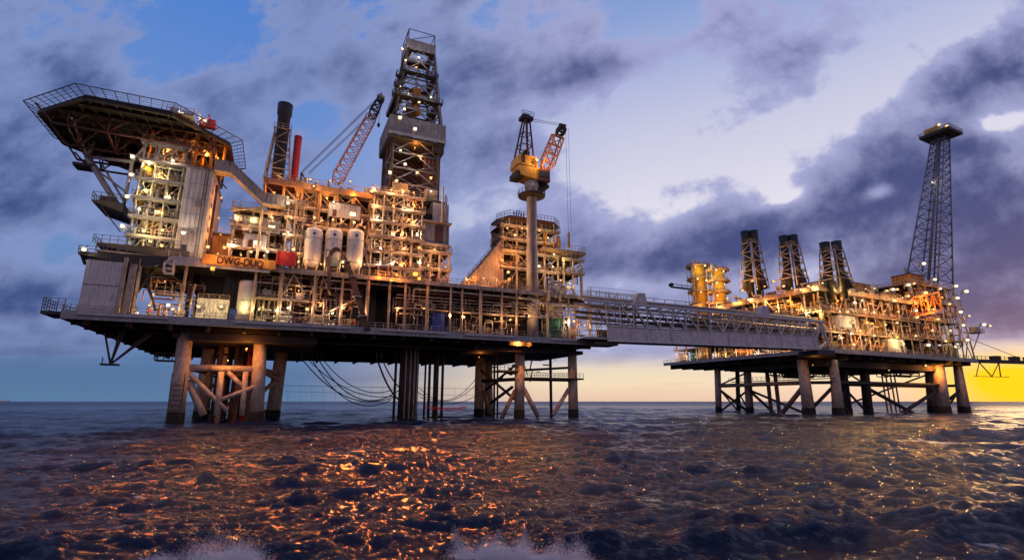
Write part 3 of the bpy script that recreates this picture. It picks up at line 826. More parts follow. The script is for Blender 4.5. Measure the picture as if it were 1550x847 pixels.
for lab, u0_, u1_, v0_, v1_, dd, mm in (('pale grey cabin high under the brown roof deck', 497, 545, 305, 327, 5.6, 'lgrey'), ('long grey-green cabin on top of the utility module', 352, 424, 324, 346, 4.6, 'grey'), ('white tank housing on the utility module beneath the grey-green cabin', 368, 402, 352, 374, 4.2, 'white')):
    s0_, z0_ = P1.f(u0_, v1_, dd); s1_ = P1.f(u1_, v1_, dd)[0]; z1_ = P1.f(u0_, v0_, dd)[1]
    c = Thing(P1, 'service_cabin', lab, 'cabin', ((s0_ + s1_) / 2, dd, z0_))
    c.part('wall', MB().corrug((s0_, dd), (s1_, dd), z0_, z1_, .5, .06).corrug((s1_, dd), (s1_, dd + 3), z0_, z1_, .5, .06).corrug((s0_, dd + 3), (s0_, dd), z0_, z1_, .5, .06), mm)
    c.part('roof', MB().box(s0_ - .2, s1_ + .2, dd - .2, dd + 3, z1_, z1_ + .2), 'dark')
    c.part('door', MB().box(s0_ + .8, s0_ + 1.6, dd - .12, dd - .07, z0_ + .1, z0_ + 1.7), 'maroon')
    c.part('window', MB().box(s1_ - 2.2, s1_ - 1, dd - .12, dd - .07, z0_ + .8, z0_ + 1.6), EM['pane'])
# silos
for i, (u, vb, vt) in enumerate(((471, 403, 344), (502, 405, 346), (535, 407, 347))):
    s, z0 = P1.f(u, vb, 3.2); _, z1 = P1.f(u, vt, 3.2); r = 1.72; h = z1 - z0
    c = Thing(P1, 'storage_silo', ['white domed silo nearest the red container, under the covered stairway end', 'middle white silo of the three, partly behind the hose arch', 'white silo nearest the derrick, right of the hose arch'][i], 'silo', (s, 3.2, z0), 'white silos')
    b = c.part('tank', MB().lathe([(.4, -.6), (r * .8, 0), (r, .9), (r, h - .9), (r * .85, h - .35), (.5, h)], (s, 3.2, z0), 24), 'white')
    c.part('band', MB().lathe([(r + .04, 0), (r + .04, .18)], (s, 3.2, z0 + h * .68), 24).lathe([(r + .06, 0), (r + .06, .2)], (s, 3.2, z0 + h * .1), 24), 'lgrey')
    c.part('emblem', MB().box(s - .3, s + .25, 3.2 - r - .04, 3.2 - r + .1, z0 + h * .77, z0 + h * .82), 'blue')
    c.part('vent_pipe', MB().bend([(s, 3.2, z0 + h - .1), (s, 3.2, z0 + h + 1.2), (s + 1.1, 3.2, z0 + h + 1.2), (s + 1.1, 3.4, z0 + h + 2.6)], .22), 'cream')
    mb = MB()
    for q in range(4): mb.bar((s + r * .8 * cos(q * pi / 2 + .8), 3.2 + r * .8 * sin(q * pi / 2 + .8), UD), (s + r * .8 * cos(q * pi / 2 + .8), 3.2 + r * .8 * sin(q * pi / 2 + .8), z0 + .4), .3)
    parts(c, 'support_leg', mb, 'cream')
# hose arch
t = Thing(P1, 'hose_arch', 'tall arch of dark red loading hoses looping over and down the platform side', 'hose arch', P1.p(508, 420, .2))
base = [(498, 440), (498, 405), (500, 386), (508, 377), (517, 380), (524, 395), (532, 418), (541, 448), (550, 478), (557, 500)]
for k in range(5):
    o = (k - 2) * 1.7
    pts = [P1.p(u + o * (1 if j > 4 else .5), v + o * .6 * (1 if j < 6 else 0), -.9 + .18 * k) for j, (u, v) in enumerate(base)]
    sm = []
    for j in range(len(pts) - 1):
        p0, p1, p2, p3 = [Vector(pts[max(0, min(len(pts) - 1, j + q))]) for q in (-1, 0, 1, 2)]
        for tt in np.linspace(0, 1, 5)[:-1]:
            sm.append(.5 * ((2 * p1) + (p2 - p0) * tt + (2 * p0 - 5 * p1 + 4 * p2 - p3) * tt ** 2 + (3 * p1 - p0 - 3 * p2 + p3) * tt ** 3))
    t.part('hose', MB().path(sm + [Vector(pts[-1])], .13, 7), ('hose', 'rubber', 'hose', 'dark', 'hose')[k])
mb = MB()
for (u, v) in ((524, 395), (532, 418), (541, 448), (550, 478)):
    q = P1.p(u, v, -.9); mb.box(q[0] - .9, q[0] + .9, -1.2, .6, q[2] - .1, q[2] + .1)
t.part('clamp', mb, 'lgrey')
q0, q1 = P1.p(492, 400, .2), P1.p(516, 376, .2)
t.part('saddle_frame', MB().bar((q0[0], .3, UD), (q0[0], .3, q1[2] - .6), .25).bar((q1[0], .3, UD), (q1[0], .3, q1[2] - .6), .25).bar((q0[0], .3, q1[2] - .6), (q1[0], .3, q1[2] - .6), .25).box(q0[0] + .2, q1[0] - .2, .1, 1.5, UD + 1.2, UD + 3), 'grey')

# ---------------- exhaust stacks
def stack(fr, name, label, o, r, h, m='black', flare=1.15, cage_h=.62, cw=2.2, cm='cream', group=None, lean=0, base=0):
    s, d, z = o
    c = Thing(fr, name, label, 'exhaust stack', o, group)
    c.part('flue', MB().lathe([(r * .95, base), (r, h * .3), (r * 1.02, h * .84), (r * flare, h * .87), (r * (flare + .05), h), (r * (flare - .15), h), (r * .9, h * .93)], (s, d, z), 20), m)
    if cage_h:
        H = h * cage_h; mb = MB(); n = max(2, int(H / 3)); k0, k1 = cw, max(r * 1.15, cw * .55)
        cr = [[Vector((s + sx * (k0 + (k1 - k0) * i / n), d + sy * (k0 + (k1 - k0) * i / n), z + H * i / n)) for sx, sy in ((-1, -1), (1, -1), (1, 1), (-1, 1))] for i in range(n + 1)]
        for q in range(4): mb.tube(cr[0][q], cr[-1][q], .16, 6)
        for i in range(n + 1):
            for q in range(4):
                mb.tube(cr[i][q], cr[i][(q + 1) % 4], .1, 5)
                if i < n: mb.tube(cr[i][q], cr[i + 1][(q + 1) % 4], .09, 5) if i % 2 else mb.tube(cr[i][(q + 1) % 4], cr[i + 1][q], .09, 5)
        c.part('support_frame', mb, cm)
        c.part('top_ring', MB().box(s - k1 - .3, s + k1 + .3, d - k1 - .3, d - k1, z + H, z + H + .12).box(s - k1 - .3, s - k1, d - k1, d + k1, z + H, z + H + .12).rail([(s - k1 - .3, d - k1 - .3, z + H), (s + k1 + .3, d - k1 - .3, z + H), (s + k1 + .3, d + k1, z + H)]), cm)
    return c
s, z = P1.f(418, 266, 10); zt_ = Z(428, 158, 10)
stack(P1, 'exhaust_stack', 'tall sooty exhaust stack in a cream lattice frame above the silo module', (s + .3, 10, 49.9), 1.3, zt_ - 49.9, 'black', 1.2, .66, 2.6)
s, z = P1.f(446, 262, 11); zt_ = Z(446, 206, 11)
stack(P1, 'exhaust_stack', 'shorter dark red exhaust stack beside the tall sooty one', (s, 11, 49.9), .78, zt_ - 49.9, 'red', 1.05, 0)

# ---------------- lattice boom crane
def lattice_boom(a, b, w0, w1, n, r, up=Vector((0, 0, 1))):
    a, b = Vector(a), Vector(b); ax = (b - a).normalized(); sd = ax.cross(Vector((0, 1, 0))).normalized(); yy = ax.cross(sd)
    mb = MB(); prev = None
    for i in range(n + 1):
        t_ = i / n; w = (w0 + (w1 - w0) * t_) / 2
        if i == 0: w *= .5
        c = a.lerp(b, t_); cur = [c + sd * w + yy * w, c - sd * w + yy * w, c - sd * w - yy * w, c + sd * w - yy * w]
        for q in range(4):
            mb.tube(cur[q], cur[(q + 1) % 4], r * .7, 4, cap=False)
            if prev:
                mb.tube(prev[q], cur[q], r, 5, cap=False)
                mb.tube(prev[q], cur[(q + 1) % 4], r * .65, 4, cap=False)
        prev = cur
    return mb
t = Thing(P1, 'lattice_crane', 'crane with long pink-red lattice boom raised beside the exhaust stacks', 'crane', P1.p(507, 272, 12))
pa, pb_, pc = Vector(P1.p(508, 276, 12)), Vector(P1.p(562, 178, 12)), Vector(P1.p(576, 150, 12))
t.part('boom', lattice_boom(pa, pb_, 2.8, 2.4, 11, .15), 'pink')
t.part('boom_tip', lattice_boom(pb_, pc, 2.3, 1.3, 4, .2), 'black')
t.part('sheave_block', MB().box(pc.x - .9, pc.x + .9, 11.3, 12.7, pc.z - .6, pc.z + .7).tube((pc.x - .8, 12, pc.z + .7), (pc.x + .2, 12, pc.z + 1.5), .3), 'grey')
mast = Vector(P1.p(456, 266, 14))
mb = MB()
for y in (11.4, 12.6): mb.tube(mast + Vector((0, y - 14, 0)), pc + Vector((-.5, y - 12, .3)), .07, 5); mb.tube(mast + Vector((1.5, y - 14, 0)), pb_ + Vector((0, y - 12, 1)), .06, 5)
t.part('pendant_line', mb, 'black')
hk = Vector(P1.p(573, 190, 12))
t.part('hoist_line', MB().tube(pc, hk, .05, 4), 'black'); t.part('hook', MB().lathe([(.05, .7), (.35, .5), (.35, -.2), (.1, -.5)], hk, 8), 'black')
t.part('machine_house', MB().box(pa.x - 5.5, pa.x + 2, 10, 14, 49.95, 51.6), 'dark')
t.part('gantry', MB().bar((mast.x, 13, 50), (mast.x, 13, mast.z + .4), .3).bar((mast.x + 3, 13, 50), (mast.x, 13, mast.z + .4), .25), 'dark')

# ---------------- drilling substructure scaffold
u0, u1 = S(585, 4, 400), S(636, 4, 400)
zsb = [UD, 33, 36.4, 39.8, 43.2, 46.6, 50]
t = frame_module(P1, 'drilling_substructure', 'tall orange-lit scaffold of open floors below the derrick', 'substructure', S(560, 4, 400), u1, 4, 12, zsb, 'cream', 'dark', 'maroon', 6, .17, seed=12, braced=.85)
mb = MB()
for i in range(6):
    x0, x1 = (u0, u0 + 4.5) if i % 2 else (u0 + 4.5, u0); mb.stair((x0, 3.9, zsb[i]), (x1, 3.9, zsb[i + 1]))
t.part('stairs', mb, 'cream')
p0, p1 = S(562, 3, 400), S(576, 3, 400)
t.part('dark_trunk', MB().box(p0, p1, 8.5, 11.5, UD, 51), 'maroon')
v0, v1 = S(637, 4, 400), S(679, 4, 400)
zsc = [UD, 33.6, 37.6]
t = frame_module(P1, 'mud_module', 'right-hand grey panelled module beside the derrick scaffold', 'process module', v0, v1, 4, 14, zsc, 'cream', 'dark', 'ochre', 4, .22, seed=13)
zz = [Z(665, 370, 4), Z(665, 338, 4), Z(668, 308, 4)]
mb = MB().corrug((v0, 4.2), (v1, 4.2), zz[0] + 0, zz[1], .6, .07).corrug((v0, 14), (v0, 4.2), zz[0], zz[1], .6, .07)
t.part('panel_wall', mb, 'grey')
mb = MB().corrug((v0 + 2.4, 4.4), (v1 - .2, 4.4), zz[1] + .3, zz[2], .6, .07).box(v0 + 2.4, v1 - .2, 4.5, 12, zz[2], zz[2] + .2)
t.part('upper_panel_wall', mb, 'lgrey')
t.part('deck_beam', MB().box(v0 - .3, v1 + .4, 3.4, 14, zz[1], zz[1] + .29).box(v0 - .3, v1 + .3, 3.5, 14, zz[0] - .5, zz[0]), 'cream')
t.part('standpipe', MB().tube((v0 + 4.4, 3.4, zz[1]), (v0 + 4.4, 3.4, zz[2] + 4), .3, 8).tube((v1 - 1.2, 3.9, zz[1]), (v1 - 1.2, 3.9, zz[2] + 2.3), .2, 8), 'lgrey')
t.part('wall_opening', MB().box(v0 + 3, v0 + 5, 4.02, 4.09, zz[0] + .5, zz[1] - .5).box(v0 + 6, v1 - .7, 4.02, 4.09, zz[0] + .5, zz[1] - .5), 'maroon')

# ---------------- derrick
dA, dB = S(591, 6.5, 280), S(663, 6.5, 280); dc = ((dA + dB) / 2, 6.5 + (dB - dA) / 2); hb = (dB - dA) / 2
zbase = 50.0; zwb0, zwb1 = Z(600, 201, 5), Z(590, 171, 5); ztop = Z(620, 75, 9.5)
ht = (S(656, 9.5, 80) - S(617, 9.5, 80)) / 2
tc_ = ((S(656, 9.5, 80) + S(617, 9.5, 80)) / 2, dc[1])
t = Thing(P1, 'drilling_derrick', 'tall dark drilling derrick mast with grey wind wall box and lit floors', 'derrick', (dc[0], dc[1], zbase))
def dpt(sx, sy, z):
    if z <= zwb1: h, cx = hb, dc[0]
    else: k = (z - zwb1) / (ztop - zwb1); h = hb + (ht - hb) * k; cx = dc[0] + (tc_[0] - dc[0]) * k
    return Vector((cx + sx * h, dc[1] + sy * h, z))
cor = ((-1, -1), (1, -1), (1, 1), (-1, 1))
for sx, sy in cor:
    t.part('leg', MB().tube(dpt(sx, sy, zbase), dpt(sx, sy, zwb1), .38, 8).tube(dpt(sx, sy, zwb1), dpt(sx, sy, ztop), .34, 8), 'dark')
lv = list(np.linspace(zbase, zwb0, 5)) + list(np.linspace(zwb1, ztop, 7))
mb = MB(); mg = MB()
for z in lv:
    for k in range(4): mg.tube(dpt(*cor[k], z), dpt(*cor[(k + 1) % 4], z), .22, 6)
for a, b in zip(lv, lv[1:]):
    for k in range(4):
        A, B_ = dpt(*cor[k], a), dpt(*cor[(k + 1) % 4], a); C_, D_ = dpt(*cor[k], b), dpt(*cor[(k + 1) % 4], b)
        mb.tube(A, (C_ + D_) / 2, .15, 5).tube(B_, (C_ + D_) / 2, .15, 5).tube(A.lerp(C_, .5), (A + B_) / 2, .1, 5).tube(B_.lerp(D_, .5), (A + B_) / 2, .1, 5)
t.part('girt', mg, 'blue_steel'); t.part('lattice', mb, 'blue_steel')
# dark clad back of lower part
parts(t, 'lower_windwall', MB().corrug((dc[0] - hb, dc[1] + hb), (dc[0] + hb, dc[1] + hb), zbase + 4, zwb0, .8).corrug((dc[0] + hb * .35, dc[1] - hb + .6), (dc[0] + hb, dc[1] - hb + .6), zbase + .8, zwb0 - 1, .8), 'maroon')
w = hb + 1.2
mb = MB().corrug((dc[0] - w, dc[1] - w), (dc[0] + w, dc[1] - w), zwb0, zwb1, .6).corrug((dc[0] + w, dc[1] - w), (dc[0] + w, dc[1] + w), zwb0, zwb1, .6).corrug((dc[0] + w, dc[1] + w), (dc[0] - w, dc[1] + w), zwb0, zwb1, .6).corrug((dc[0] - w, dc[1] + w), (dc[0] - w, dc[1] - w), zwb0, zwb1, .6)
t.part('wind_wall', mb, 'grey')
t.part('wall_rim', MB().box(dc[0] - w - .1, dc[0] + w + .1, dc[1] - w - .15, dc[1] - w - .02 - .09, zwb0 - .1, zwb0 + .7), 'lgrey')
t.part('racking_floor', MB().box(dc[0] - w + .1, dc[0] + w - .1, dc[1] - w + .1, dc[1] + w - .1, zwb0 - .6, zwb0 - .1).prism([(dc[0] + w - 3, dc[1] - w + .5), (dc[0] + w - .2, dc[1] - w + .5), (dc[0] + w - .2, dc[1] + w - .5), (dc[0] + w - 3, dc[1] + w - .5)], zwb0 - 2.6, zwb0 - .62), 'dark')
t.part('drill_floor', MB().box(dc[0] - hb - 2, dc[0] + hb + 2, dc[1] - hb - 1.5, dc[1] + hb, zbase - .02, zbase + .5).rail([(dc[0] - hb - 2, dc[1] - hb - 1.5, zbase + .5), (dc[0] + hb + 2, dc[1] - hb - 1.5, zbase + .5)], sp=1.2), 'dark')
t.part('doghouse', MB().box(dc[0] - hb + .3, dc[0] - 1.8, dc[1] - hb - 1, dc[1] - hb + 2, zbase + .55, zbase + 3.6), 'ochre')
t.part('cabin', MB().box(dc[0] + 2.4, dc[0] + hb - .4, dc[1] - hb - 1.2, dc[1] - hb + 1.5, zbase + .55, zbase + 3.2), 'cream')
zmb = Z(615, 150, 8)
h_ = (dpt(1, 1, zmb) - dpt(-1, -1, zmb)).x / 2
for nm, zz_, ex in (('monkey_board', zmb, 1.0), ('upper_landing', Z(620, 112, 9), .5), ('crown_landing', ztop, .1)):
    p, q = dpt(-1, -1, zz_), dpt(1, 1, zz_)
    t.part(nm, MB().box(p.x - ex, q.x + ex, p.y - ex, p.y + 1.2, zz_ - .2, zz_).box(p.x - ex, q.x + ex, q.y - 1.2, q.y + ex, zz_ - .2, zz_).box(p.x - ex, p.x + 1.2, p.y + 1.21, q.y - 1.21, zz_ - .2, zz_).box(q.x - 1, q.x + ex, p.y + 1.21, q.y - 1.21, zz_ - .2, zz_).rail([(p.x - ex, p.y - ex, zz_), (q.x + ex, p.y - ex, zz_), (q.x + ex, q.y + ex, zz_), (p.x - ex, q.y + ex, zz_)], closed=True, sp=1.3), 'dark')
p, q = dpt(-1, -1, zmb), dpt(1, -1, zmb)
for k, v in enumerate((115, 131, 147)):
    z = Z(605, v, 8); p = dpt(-1, -1, z); t.part('ladder_cage', MB().box(p.x - 1.5, p.x - .2, p.y - .5, p.y + 1, z - .1, z).rail([(p.x - .2, p.y - .5, z), (p.x - 1.5, p.y - .5, z), (p.x - 1.5, p.y + 1, z)], sp=.6, r=.06), 'net')
t.part('racked_pipe', MB().box(dpt(-.5, 0, zmb).x, dpt(-.1, 0, zmb).x, dc[1] - 2, dc[1] + 2, zwb1 - 4, zmb), 'maroon')
t.part('top_drive', MB().box(tc_[0] - 1, tc_[0] + 1, dc[1] - 1, dc[1] + 1, zmb + 2, zmb + 6).tube((tc_[0], dc[1], zmb + 6), (tc_[0], dc[1], ztop), .12).lathe([(.3, 0), (1.2, .8), (1.2, 2.6), (.3, 3.4)], (tc_[0], dc[1], zmb - 1.8), 10), 'orange')
zc0, zc1, zc2 = ztop, Z(625, 64, 9.5), Z(628, 50, 9.5)
hw = ht + .35
t.part('crown_block_wall', MB().corrug((tc_[0] - hw, dc[1] - hw), (tc_[0] + hw, dc[1] - hw), zc0 - .3, zc1, .6).corrug((tc_[0] + hw, dc[1] - hw), (tc_[0] + hw, dc[1] + hw), zc0 - .3, zc1, .6).corrug((tc_[0] + hw, dc[1] + hw), (tc_[0] - hw, dc[1] + hw), zc0 - .3, zc1, .6).corrug((tc_[0] - hw, dc[1] + hw), (tc_[0] - hw, dc[1] - hw), zc0 - .3, zc1, .6), 'lgrey')
mb = MB()
cc = [Vector((tc_[0] + sx * hw * .92, dc[1] + sy * hw * .92, zc1 - .2)) for sx, sy in cor]; up_ = Vector((0, 0, zc2 - zc1 + .4))
for k in range(4):
    mb.tube(cc[k], cc[k] + up_, .13, 5).tube(cc[k] + up_, cc[(k + 1) % 4] + up_, .11, 5).tube(cc[k], cc[(k + 1) % 4] + up_, .09, 5)
t.part('crown_frame', mb, 'blue_steel')
mb = MB()
p = dpt(1, -1, zwb1)
mb.path([dpt(1.05, -1.05, ztop - 1), dpt(1.05, -1.05, zmb), dpt(1.05, -1.1, zwb1), Vector((dc[0] + hb + .9, dc[1] - hb - .4, zwb1 - .2))], .28, 6)
t.part('standpipe', mb, 'blue_steel')

# ---------------- wedge module by the pedestal crane
wd_ = 8
ws = [P1.f(697, 428, wd_), P1.f(760, 424, wd_), P1.f(760, 362, wd_)]
t = Thing(P1, 'wedge_module', 'orange-lit module with a sloping cladded wall beside the pedestal crane', 'process module', (ws[1][0], wd_, UD))
zt_ = ws[2][1]
poly = [(ws[0][0], UD), (ws[1][0], UD), (ws[1][0], zt_), (ws[0][0] + .3, UD + 1.0)]
t.part('sloping_wall', MB().side_prism(poly, wd_, wd_ + .3), 'tan')
mb = MB(); N = 22
for k in range(N):
    x = ws[0][0] + (ws[1][0] - ws[0][0]) * (k + .5) / N; zz_ = UD + 1 + (zt_ - UD - 1) * (k + .5) / N
    mb.box(x - .05, x + .05, wd_ - .08, wd_ - .003, UD, zz_)
t.part('wall_rib', mb, 'tan')
t.part('slope_rail', MB().bar((ws[0][0], wd_ - .3, UD + 1.3), (ws[1][0], wd_ - .3, zt_ + .5), .3).rail([(ws[0][0], wd_ - .3, UD + 1.4), (ws[1][0], wd_ - .3, zt_ + .6)], h=.9, sp=1.6), 'dark')
t.part('sloping_roof', MB().quad([(ws[0][0], wd_ + .3, UD + 1), (ws[1][0], wd_ + .3, zt_), (ws[1][0], wd_ + 3, zt_), (ws[0][0], wd_ + 3, UD + 1)]).side_prism([(ws[0][0], UD + .8), (ws[1][0], zt_ - .25), (ws[1][0], zt_ - .02), (ws[0][0], UD + .98)], wd_ + .32, wd_ + 3), 'tan')
xa, xb = ws[1][0] + .1, S(884, wd_, 400)
xb2 = S(852, wd_, 400)
zl = [UD, Z(800, 407, wd_), Z(800, 382, wd_), zt_ + .6, Z(800, 344, wd_)]
t2 = frame_module(P1, 'crane_side_module', 'open lit module with round-edged roof around the crane pedestal', 'process module', xa, xb2 - 1.5, wd_, wd_ + 7, zl, 'cream', 'maroon', 'ochre', 5, .22, seed=21)
zr2 = Z(800, 335, wd_)
t2.part('roof_deck', MB().prism([(xa - .5, wd_ + 3), (xa + 1.5, wd_ - 1.2), (xb2 - 3, wd_ - 1.2), (xb2, wd_ + 1.5), (xb2, wd_ + 7), (xa - .5, wd_ + 7)], zr2, zr2 + .5).rail([(xa - .5, wd_ + 3, zr2 + .5), (xa + 1.5, wd_ - 1.2, zr2 + .5), (xb2 - 3, wd_ - 1.2, zr2 + .5), (xb2, wd_ + 1.5, zr2 + .5)], sp=1, h=1.4), 'maroon')
t2.part('roof_support', MB().bar((xa + 1.5, wd_ - .8, zl[-1]), (xa + 1.5, wd_ - .8, zr2), .3).bar((xb2 - 3, wd_ - .8, zl[-1]), (xb2 - 3, wd_ - .8, zr2), .3), 'cream')
zb3 = Z(860, 378, wd_ - 2)
t2.part('balcony', MB().box(S(822, 6, 378), S(886, 6, 378), wd_ - 2, wd_ + 8, zb3 - .9, zb3).rail([(S(822, 6, 378), wd_ - 2, zb3), (S(886, 6, 378), wd_ - 2, zb3), (S(886, 6, 378), wd_ + 8, zb3)], sp=1.1, h=1.4), 'ochre')
mb = MB()
for u in (826, 838, 846, 861): mb.tube(P1.p(u, 374, 7), P1.p(u, 352 + (u % 7), 7), .32, 8)
parts(t2, 'vent_post', mb, 'orange')
t2.part('balcony_support', MB().tube(P1.p(850, 384, 8), P1.p(838, 425, 9), .22, 6).tube(P1.p(872, 382, 8), P1.p(848, 405, 9), .25, 6), 'dark')
xc = S(876, wd_, 410)
t3 = frame_module(P1, 'pipe_stair_module', 'lower stepped module with pipes between crane module and bridge scaffold', 'process module', xb2 - .6, xc, wd_ - 1.5, wd_ + 8, [UD, Z(860, 412, 7), Z(860, 392, 7)], 'cream', 'dark', 'maroon', 3, .2, seed=23, braced=.8)
mb = MB()
for k in range(5): mb.tube((xa + 3 + k * .7, wd_, zr2 + .5), (xa + 3 + k * .7 + .3, wd_, zr2 + 2 + .3 * (k % 3)), .13, 6)
parts(t2, 'roof_vent', mb, 'black')
t2.part('upper_cabin', MB().box(xa + 6, xb2 - 4, wd_ + 2, wd_ + 8, zl[-2] + .1, zr2 - .1), 'dark')

# ---------------- pedestal crane
cd = 3.5
ps = S(806, cd, 440)
zpl = Z(804, 297, cd); zcb, zct = Z(806, 276, cd), Z(806, 237, cd)
t = Thing(P1, 'pedestal_crane', 'yellow-cabbed pedestal crane with A-frame mast and stubby lattice boom on a tall column', 'crane', (ps, cd, DZ))
t.part('pedestal', MB().lathe([(1.45, 0), (1.45, zpl - DZ - 14), (1.3, zpl - DZ - 13), (1.3, zpl - DZ), (1.7, zpl - DZ + 1.2), (1.9, zcb - DZ)], (ps, cd, DZ), 20), 'lgrey')
t.part('cable_ladder', MB().bar((ps - .9, cd - 1.55, DZ + 11), (ps - .9, cd - 1.55, zpl - 1), .35).bar((ps - .2, cd - 1.6, DZ + 11), (ps - .2, cd - 1.6, zpl - 1), .2), 'ochre')
mb = MB()
n = 16; RR = 3.5; ring = [(ps + 3.5 * cos(2 * pi * k / n), cd + 3.5 * sin(2 * pi * k / n)) for k in range(n)]
mb.lathe([(1.3, -.3), (3.5, .1), (3.5, .45), (1.3, .45)], (ps, cd, zpl - .2), 20).rail([(x, y, zpl + .1) for x, y in ring], closed=True, sp=1.2, h=1.2)
t.part('ring_platform', mb, 'dark')
x0, x1 = S(783, cd - 2, 262), S(812, cd - 2, 262)
zm = (zcb + zct) / 2 + 1.2
t.part('machinery_house', MB().side_prism([(x0, zm - 1.5), (x0 + .4, zct - 1.2), (x1, zct - 1.2), (x1 + .2, zm - 1.5)], cd - 2.4, cd + 2.6).side_prism([(x0 + .3, zm - 1.7), (x0 + 1, zcb + .5), (x1 + 2.2, zcb - .2), (x1 + 2.4, zm - 2), (x1 + .2, zm - 1.52)], cd - 2.2, cd + 2.4), 'yellow')
t.part('operator_cab', MB().box(x1 + .4, x1 + 3.6, cd - 2.6, cd + .4, zcb - .3, zcb + 2.9), 'maroon')
t.part('cab_window', MB().box(x1 + .7, x1 + 3.3, cd - 2.66, cd - 2.61, zcb + .9, zcb + 2.5), 'glass')
t.part('house_door', MB().box(x0 + 1, x0 + 2, cd - 2.46, cd - 2.41, zm - 1, zm + 1.2), 'maroon')
t.part('skirt', MB().box(x1 + .2, x1 + 4.2, cd - 1, cd + 2.6, zcb - 1.1, zcb - .31).box(x0 - .2, x0 + 2, cd - 2, cd + 2.4, zcb + .2, zcb + 1.6), 'dark')
ta = Vector(P1.p(796, 182, cd))
legs = [Vector((x0 + .6, cd - 2, zct - 1.2)), Vector((x0 + .9, cd + 2, zct - 1.2)), Vector((x1 - .8, cd - 2, zct - 1.2)), Vector((x1 - .4, cd + 2, zct - 1.2)), Vector(((x0 + x1) / 2 + .2, cd - 2, zct - 1.2))]
tops = [ta + Vector((-.6, -.8, 0)), ta + Vector((-.6, .8, 0)), ta + Vector((.7, -.8, 0)), ta + Vector((.7, .8, 0)), ta + Vector((-.3, -.8, 0))]
for a, b in zip(legs, tops): t.part('mast_leg', MB().tube(a, b, .24, 6), 'maroon')
mb = MB()
for k in (.3, .62):
    q = [a.lerp(b, k) for a, b in zip(legs[:4], tops[:4])]
    mb.tube(q[0], q[1], .14, 5).tube(q[2], q[3], .14, 5).tube(q[0], q[2], .14, 5).tube(q[1], q[3], .14, 5)
mb.tube(legs[0].lerp(tops[0], .0), legs[2].lerp(tops[2], .3), .1, 5).tube(legs[2].lerp(tops[2], .3), legs[0].lerp(tops[0], .62), .1, 5)
t.part('mast_brace', mb, 'maroon')
t.part('mast_head', MB().box(ta.x - 1.6, ta.x + 1.7, cd - 1.2, cd + 1.2, ta.z - .1, ta.z + .8).tube((ta.x - .9, cd, ta.z + 1), (ta.x + .9, cd, ta.z + 1), .8, 12).rail([(ta.x - 1.7, cd - 1.2, ta.z + .8), (ta.x + 1.8, cd - 1.2, ta.z + .8)], sp=.8, h=1.2), 'black')
t.part('spare_drum', MB().tube(((x0 + x1) / 2 + .2, cd - 1.8, zct - .2), ((x0 + x1) / 2 + .2, cd + 1.2, zct - .2), .8, 12), 'black')
ba = Vector(P1.p(824, 258, cd + .5)); bt = Vector(P1.p(834, 208, cd + .5))
bt_ = ba.lerp(bt, .8)
t.part('boom', lattice_boom(ba, bt_ + Vector((0, -4.5, 0)), 3.2, 2.6, 4, .24), 'peach')
t.part('boom_tip', lattice_boom(bt_ + Vector((0, -4.5, 0)), bt + Vector((.3, -6, 0)), 2.2, 1.5, 2, .28).tube(bt + Vector((-.7, -6, .2)), bt + Vector((.9, -6, .2)), .7, 10), 'dark')
mb = MB()
for o in (-.4, .4): mb.tube(ta + Vector((1.2, o, .4)), bt + Vector((0, -6 + o, .6)), .06, 5)
t.part('pendant_line', mb, 'black')
mb = MB()
hx = bt + Vector((1.1, -6, 0))
for o in (0, .8): mb.tube(hx + Vector((o, 0, 0)), Vector((hx.x + o, hx.y, 45)), .045, 4)
t.part('hoist_line', mb, 'net')

# ---------------- scaffold at the bridge end
sc0, sc1 = S(893, -1.5, 480), S(960, -1.5, 480)
t = Thing(P1, 'bridge_scaffold', 'pale tube scaffold wrapped round the near end of the link bridge', 'scaffold', (sc0, -1.5, DZ))
s_l = np.linspace(sc0, sc1, 6); mb = MB()
for s in s_l:
    for d in (-2.2, -.9): mb.bar((s, d, DZ - .3), (s, d, 31.3 - (s - sc0) * .12), .16)
t.part('standard', mb, 'cream')
mb = MB()
for z in np.arange(DZ + .2, 31, 1.95):
    mb.bar((sc0 - .8, -2.25, z), (sc1 + .5, -2.25, z), .13)
    mb.bar((sc0 - .8, -.85, z), (sc1 + .5, -.85, z), .11)
    mb.bar((sc0 - .8, -2.25, z + .9), (sc1 + .5, -2.25, z + .9), .08)
t.part('ledger', mb, 'cream')
mb = MB()
for i in range(5): mb.bar((s_l[i], -2.3, DZ + 4 * (i % 3)), (s_l[i + 1], -2.3, DZ + 4 * (i % 3) + 4), .13)
t.part('brace', mb, 'cream')
mb = MB()
for z in (DZ + 4, DZ + 8): mb.box(sc0, sc1, -2.1, -1, z - .08, z)
t.part('platform', mb, 'lgrey')

# ================================================================== LINK BRIDGE
B0, B1 = Vector((17.0, 120.6, 0)), Vector((87.4, 143.4, 0))
bang = math.degrees(math.atan2(B1.y - B0.y, B1.x - B0.x)); BL = (B1 - B0).length
BR = Frame(B0.x, B0.y, bang)
t = Thing(BR, 'link_bridge', 'grey truss footbridge with deep plate girder linking the two platforms', 'bridge', (BL / 2, 0, DZ))
gz0, gz1, tz0, tz1 = 18.0, 21.4, 27.6, 25.6
mb = MB().box(6, BL - 3, -.1, .12, gz0, gz1).box(6, BL - 3, -.4, .4, gz0 - .2, gz0).box(6, BL - 3, -.3, .3, gz1, gz1 + .18)
for i in range(12): mb.box(6.5 + (BL - 11) * i / 11, 6.6 + (BL - 11) * i / 11, -.32, -.103, gz0, gz1)
t.part('plate_girder', mb, 'brg')
t.part('rear_girder', MB().box(6, BL - 3, 5.4, 5.6, gz0, gz1), 'grey')
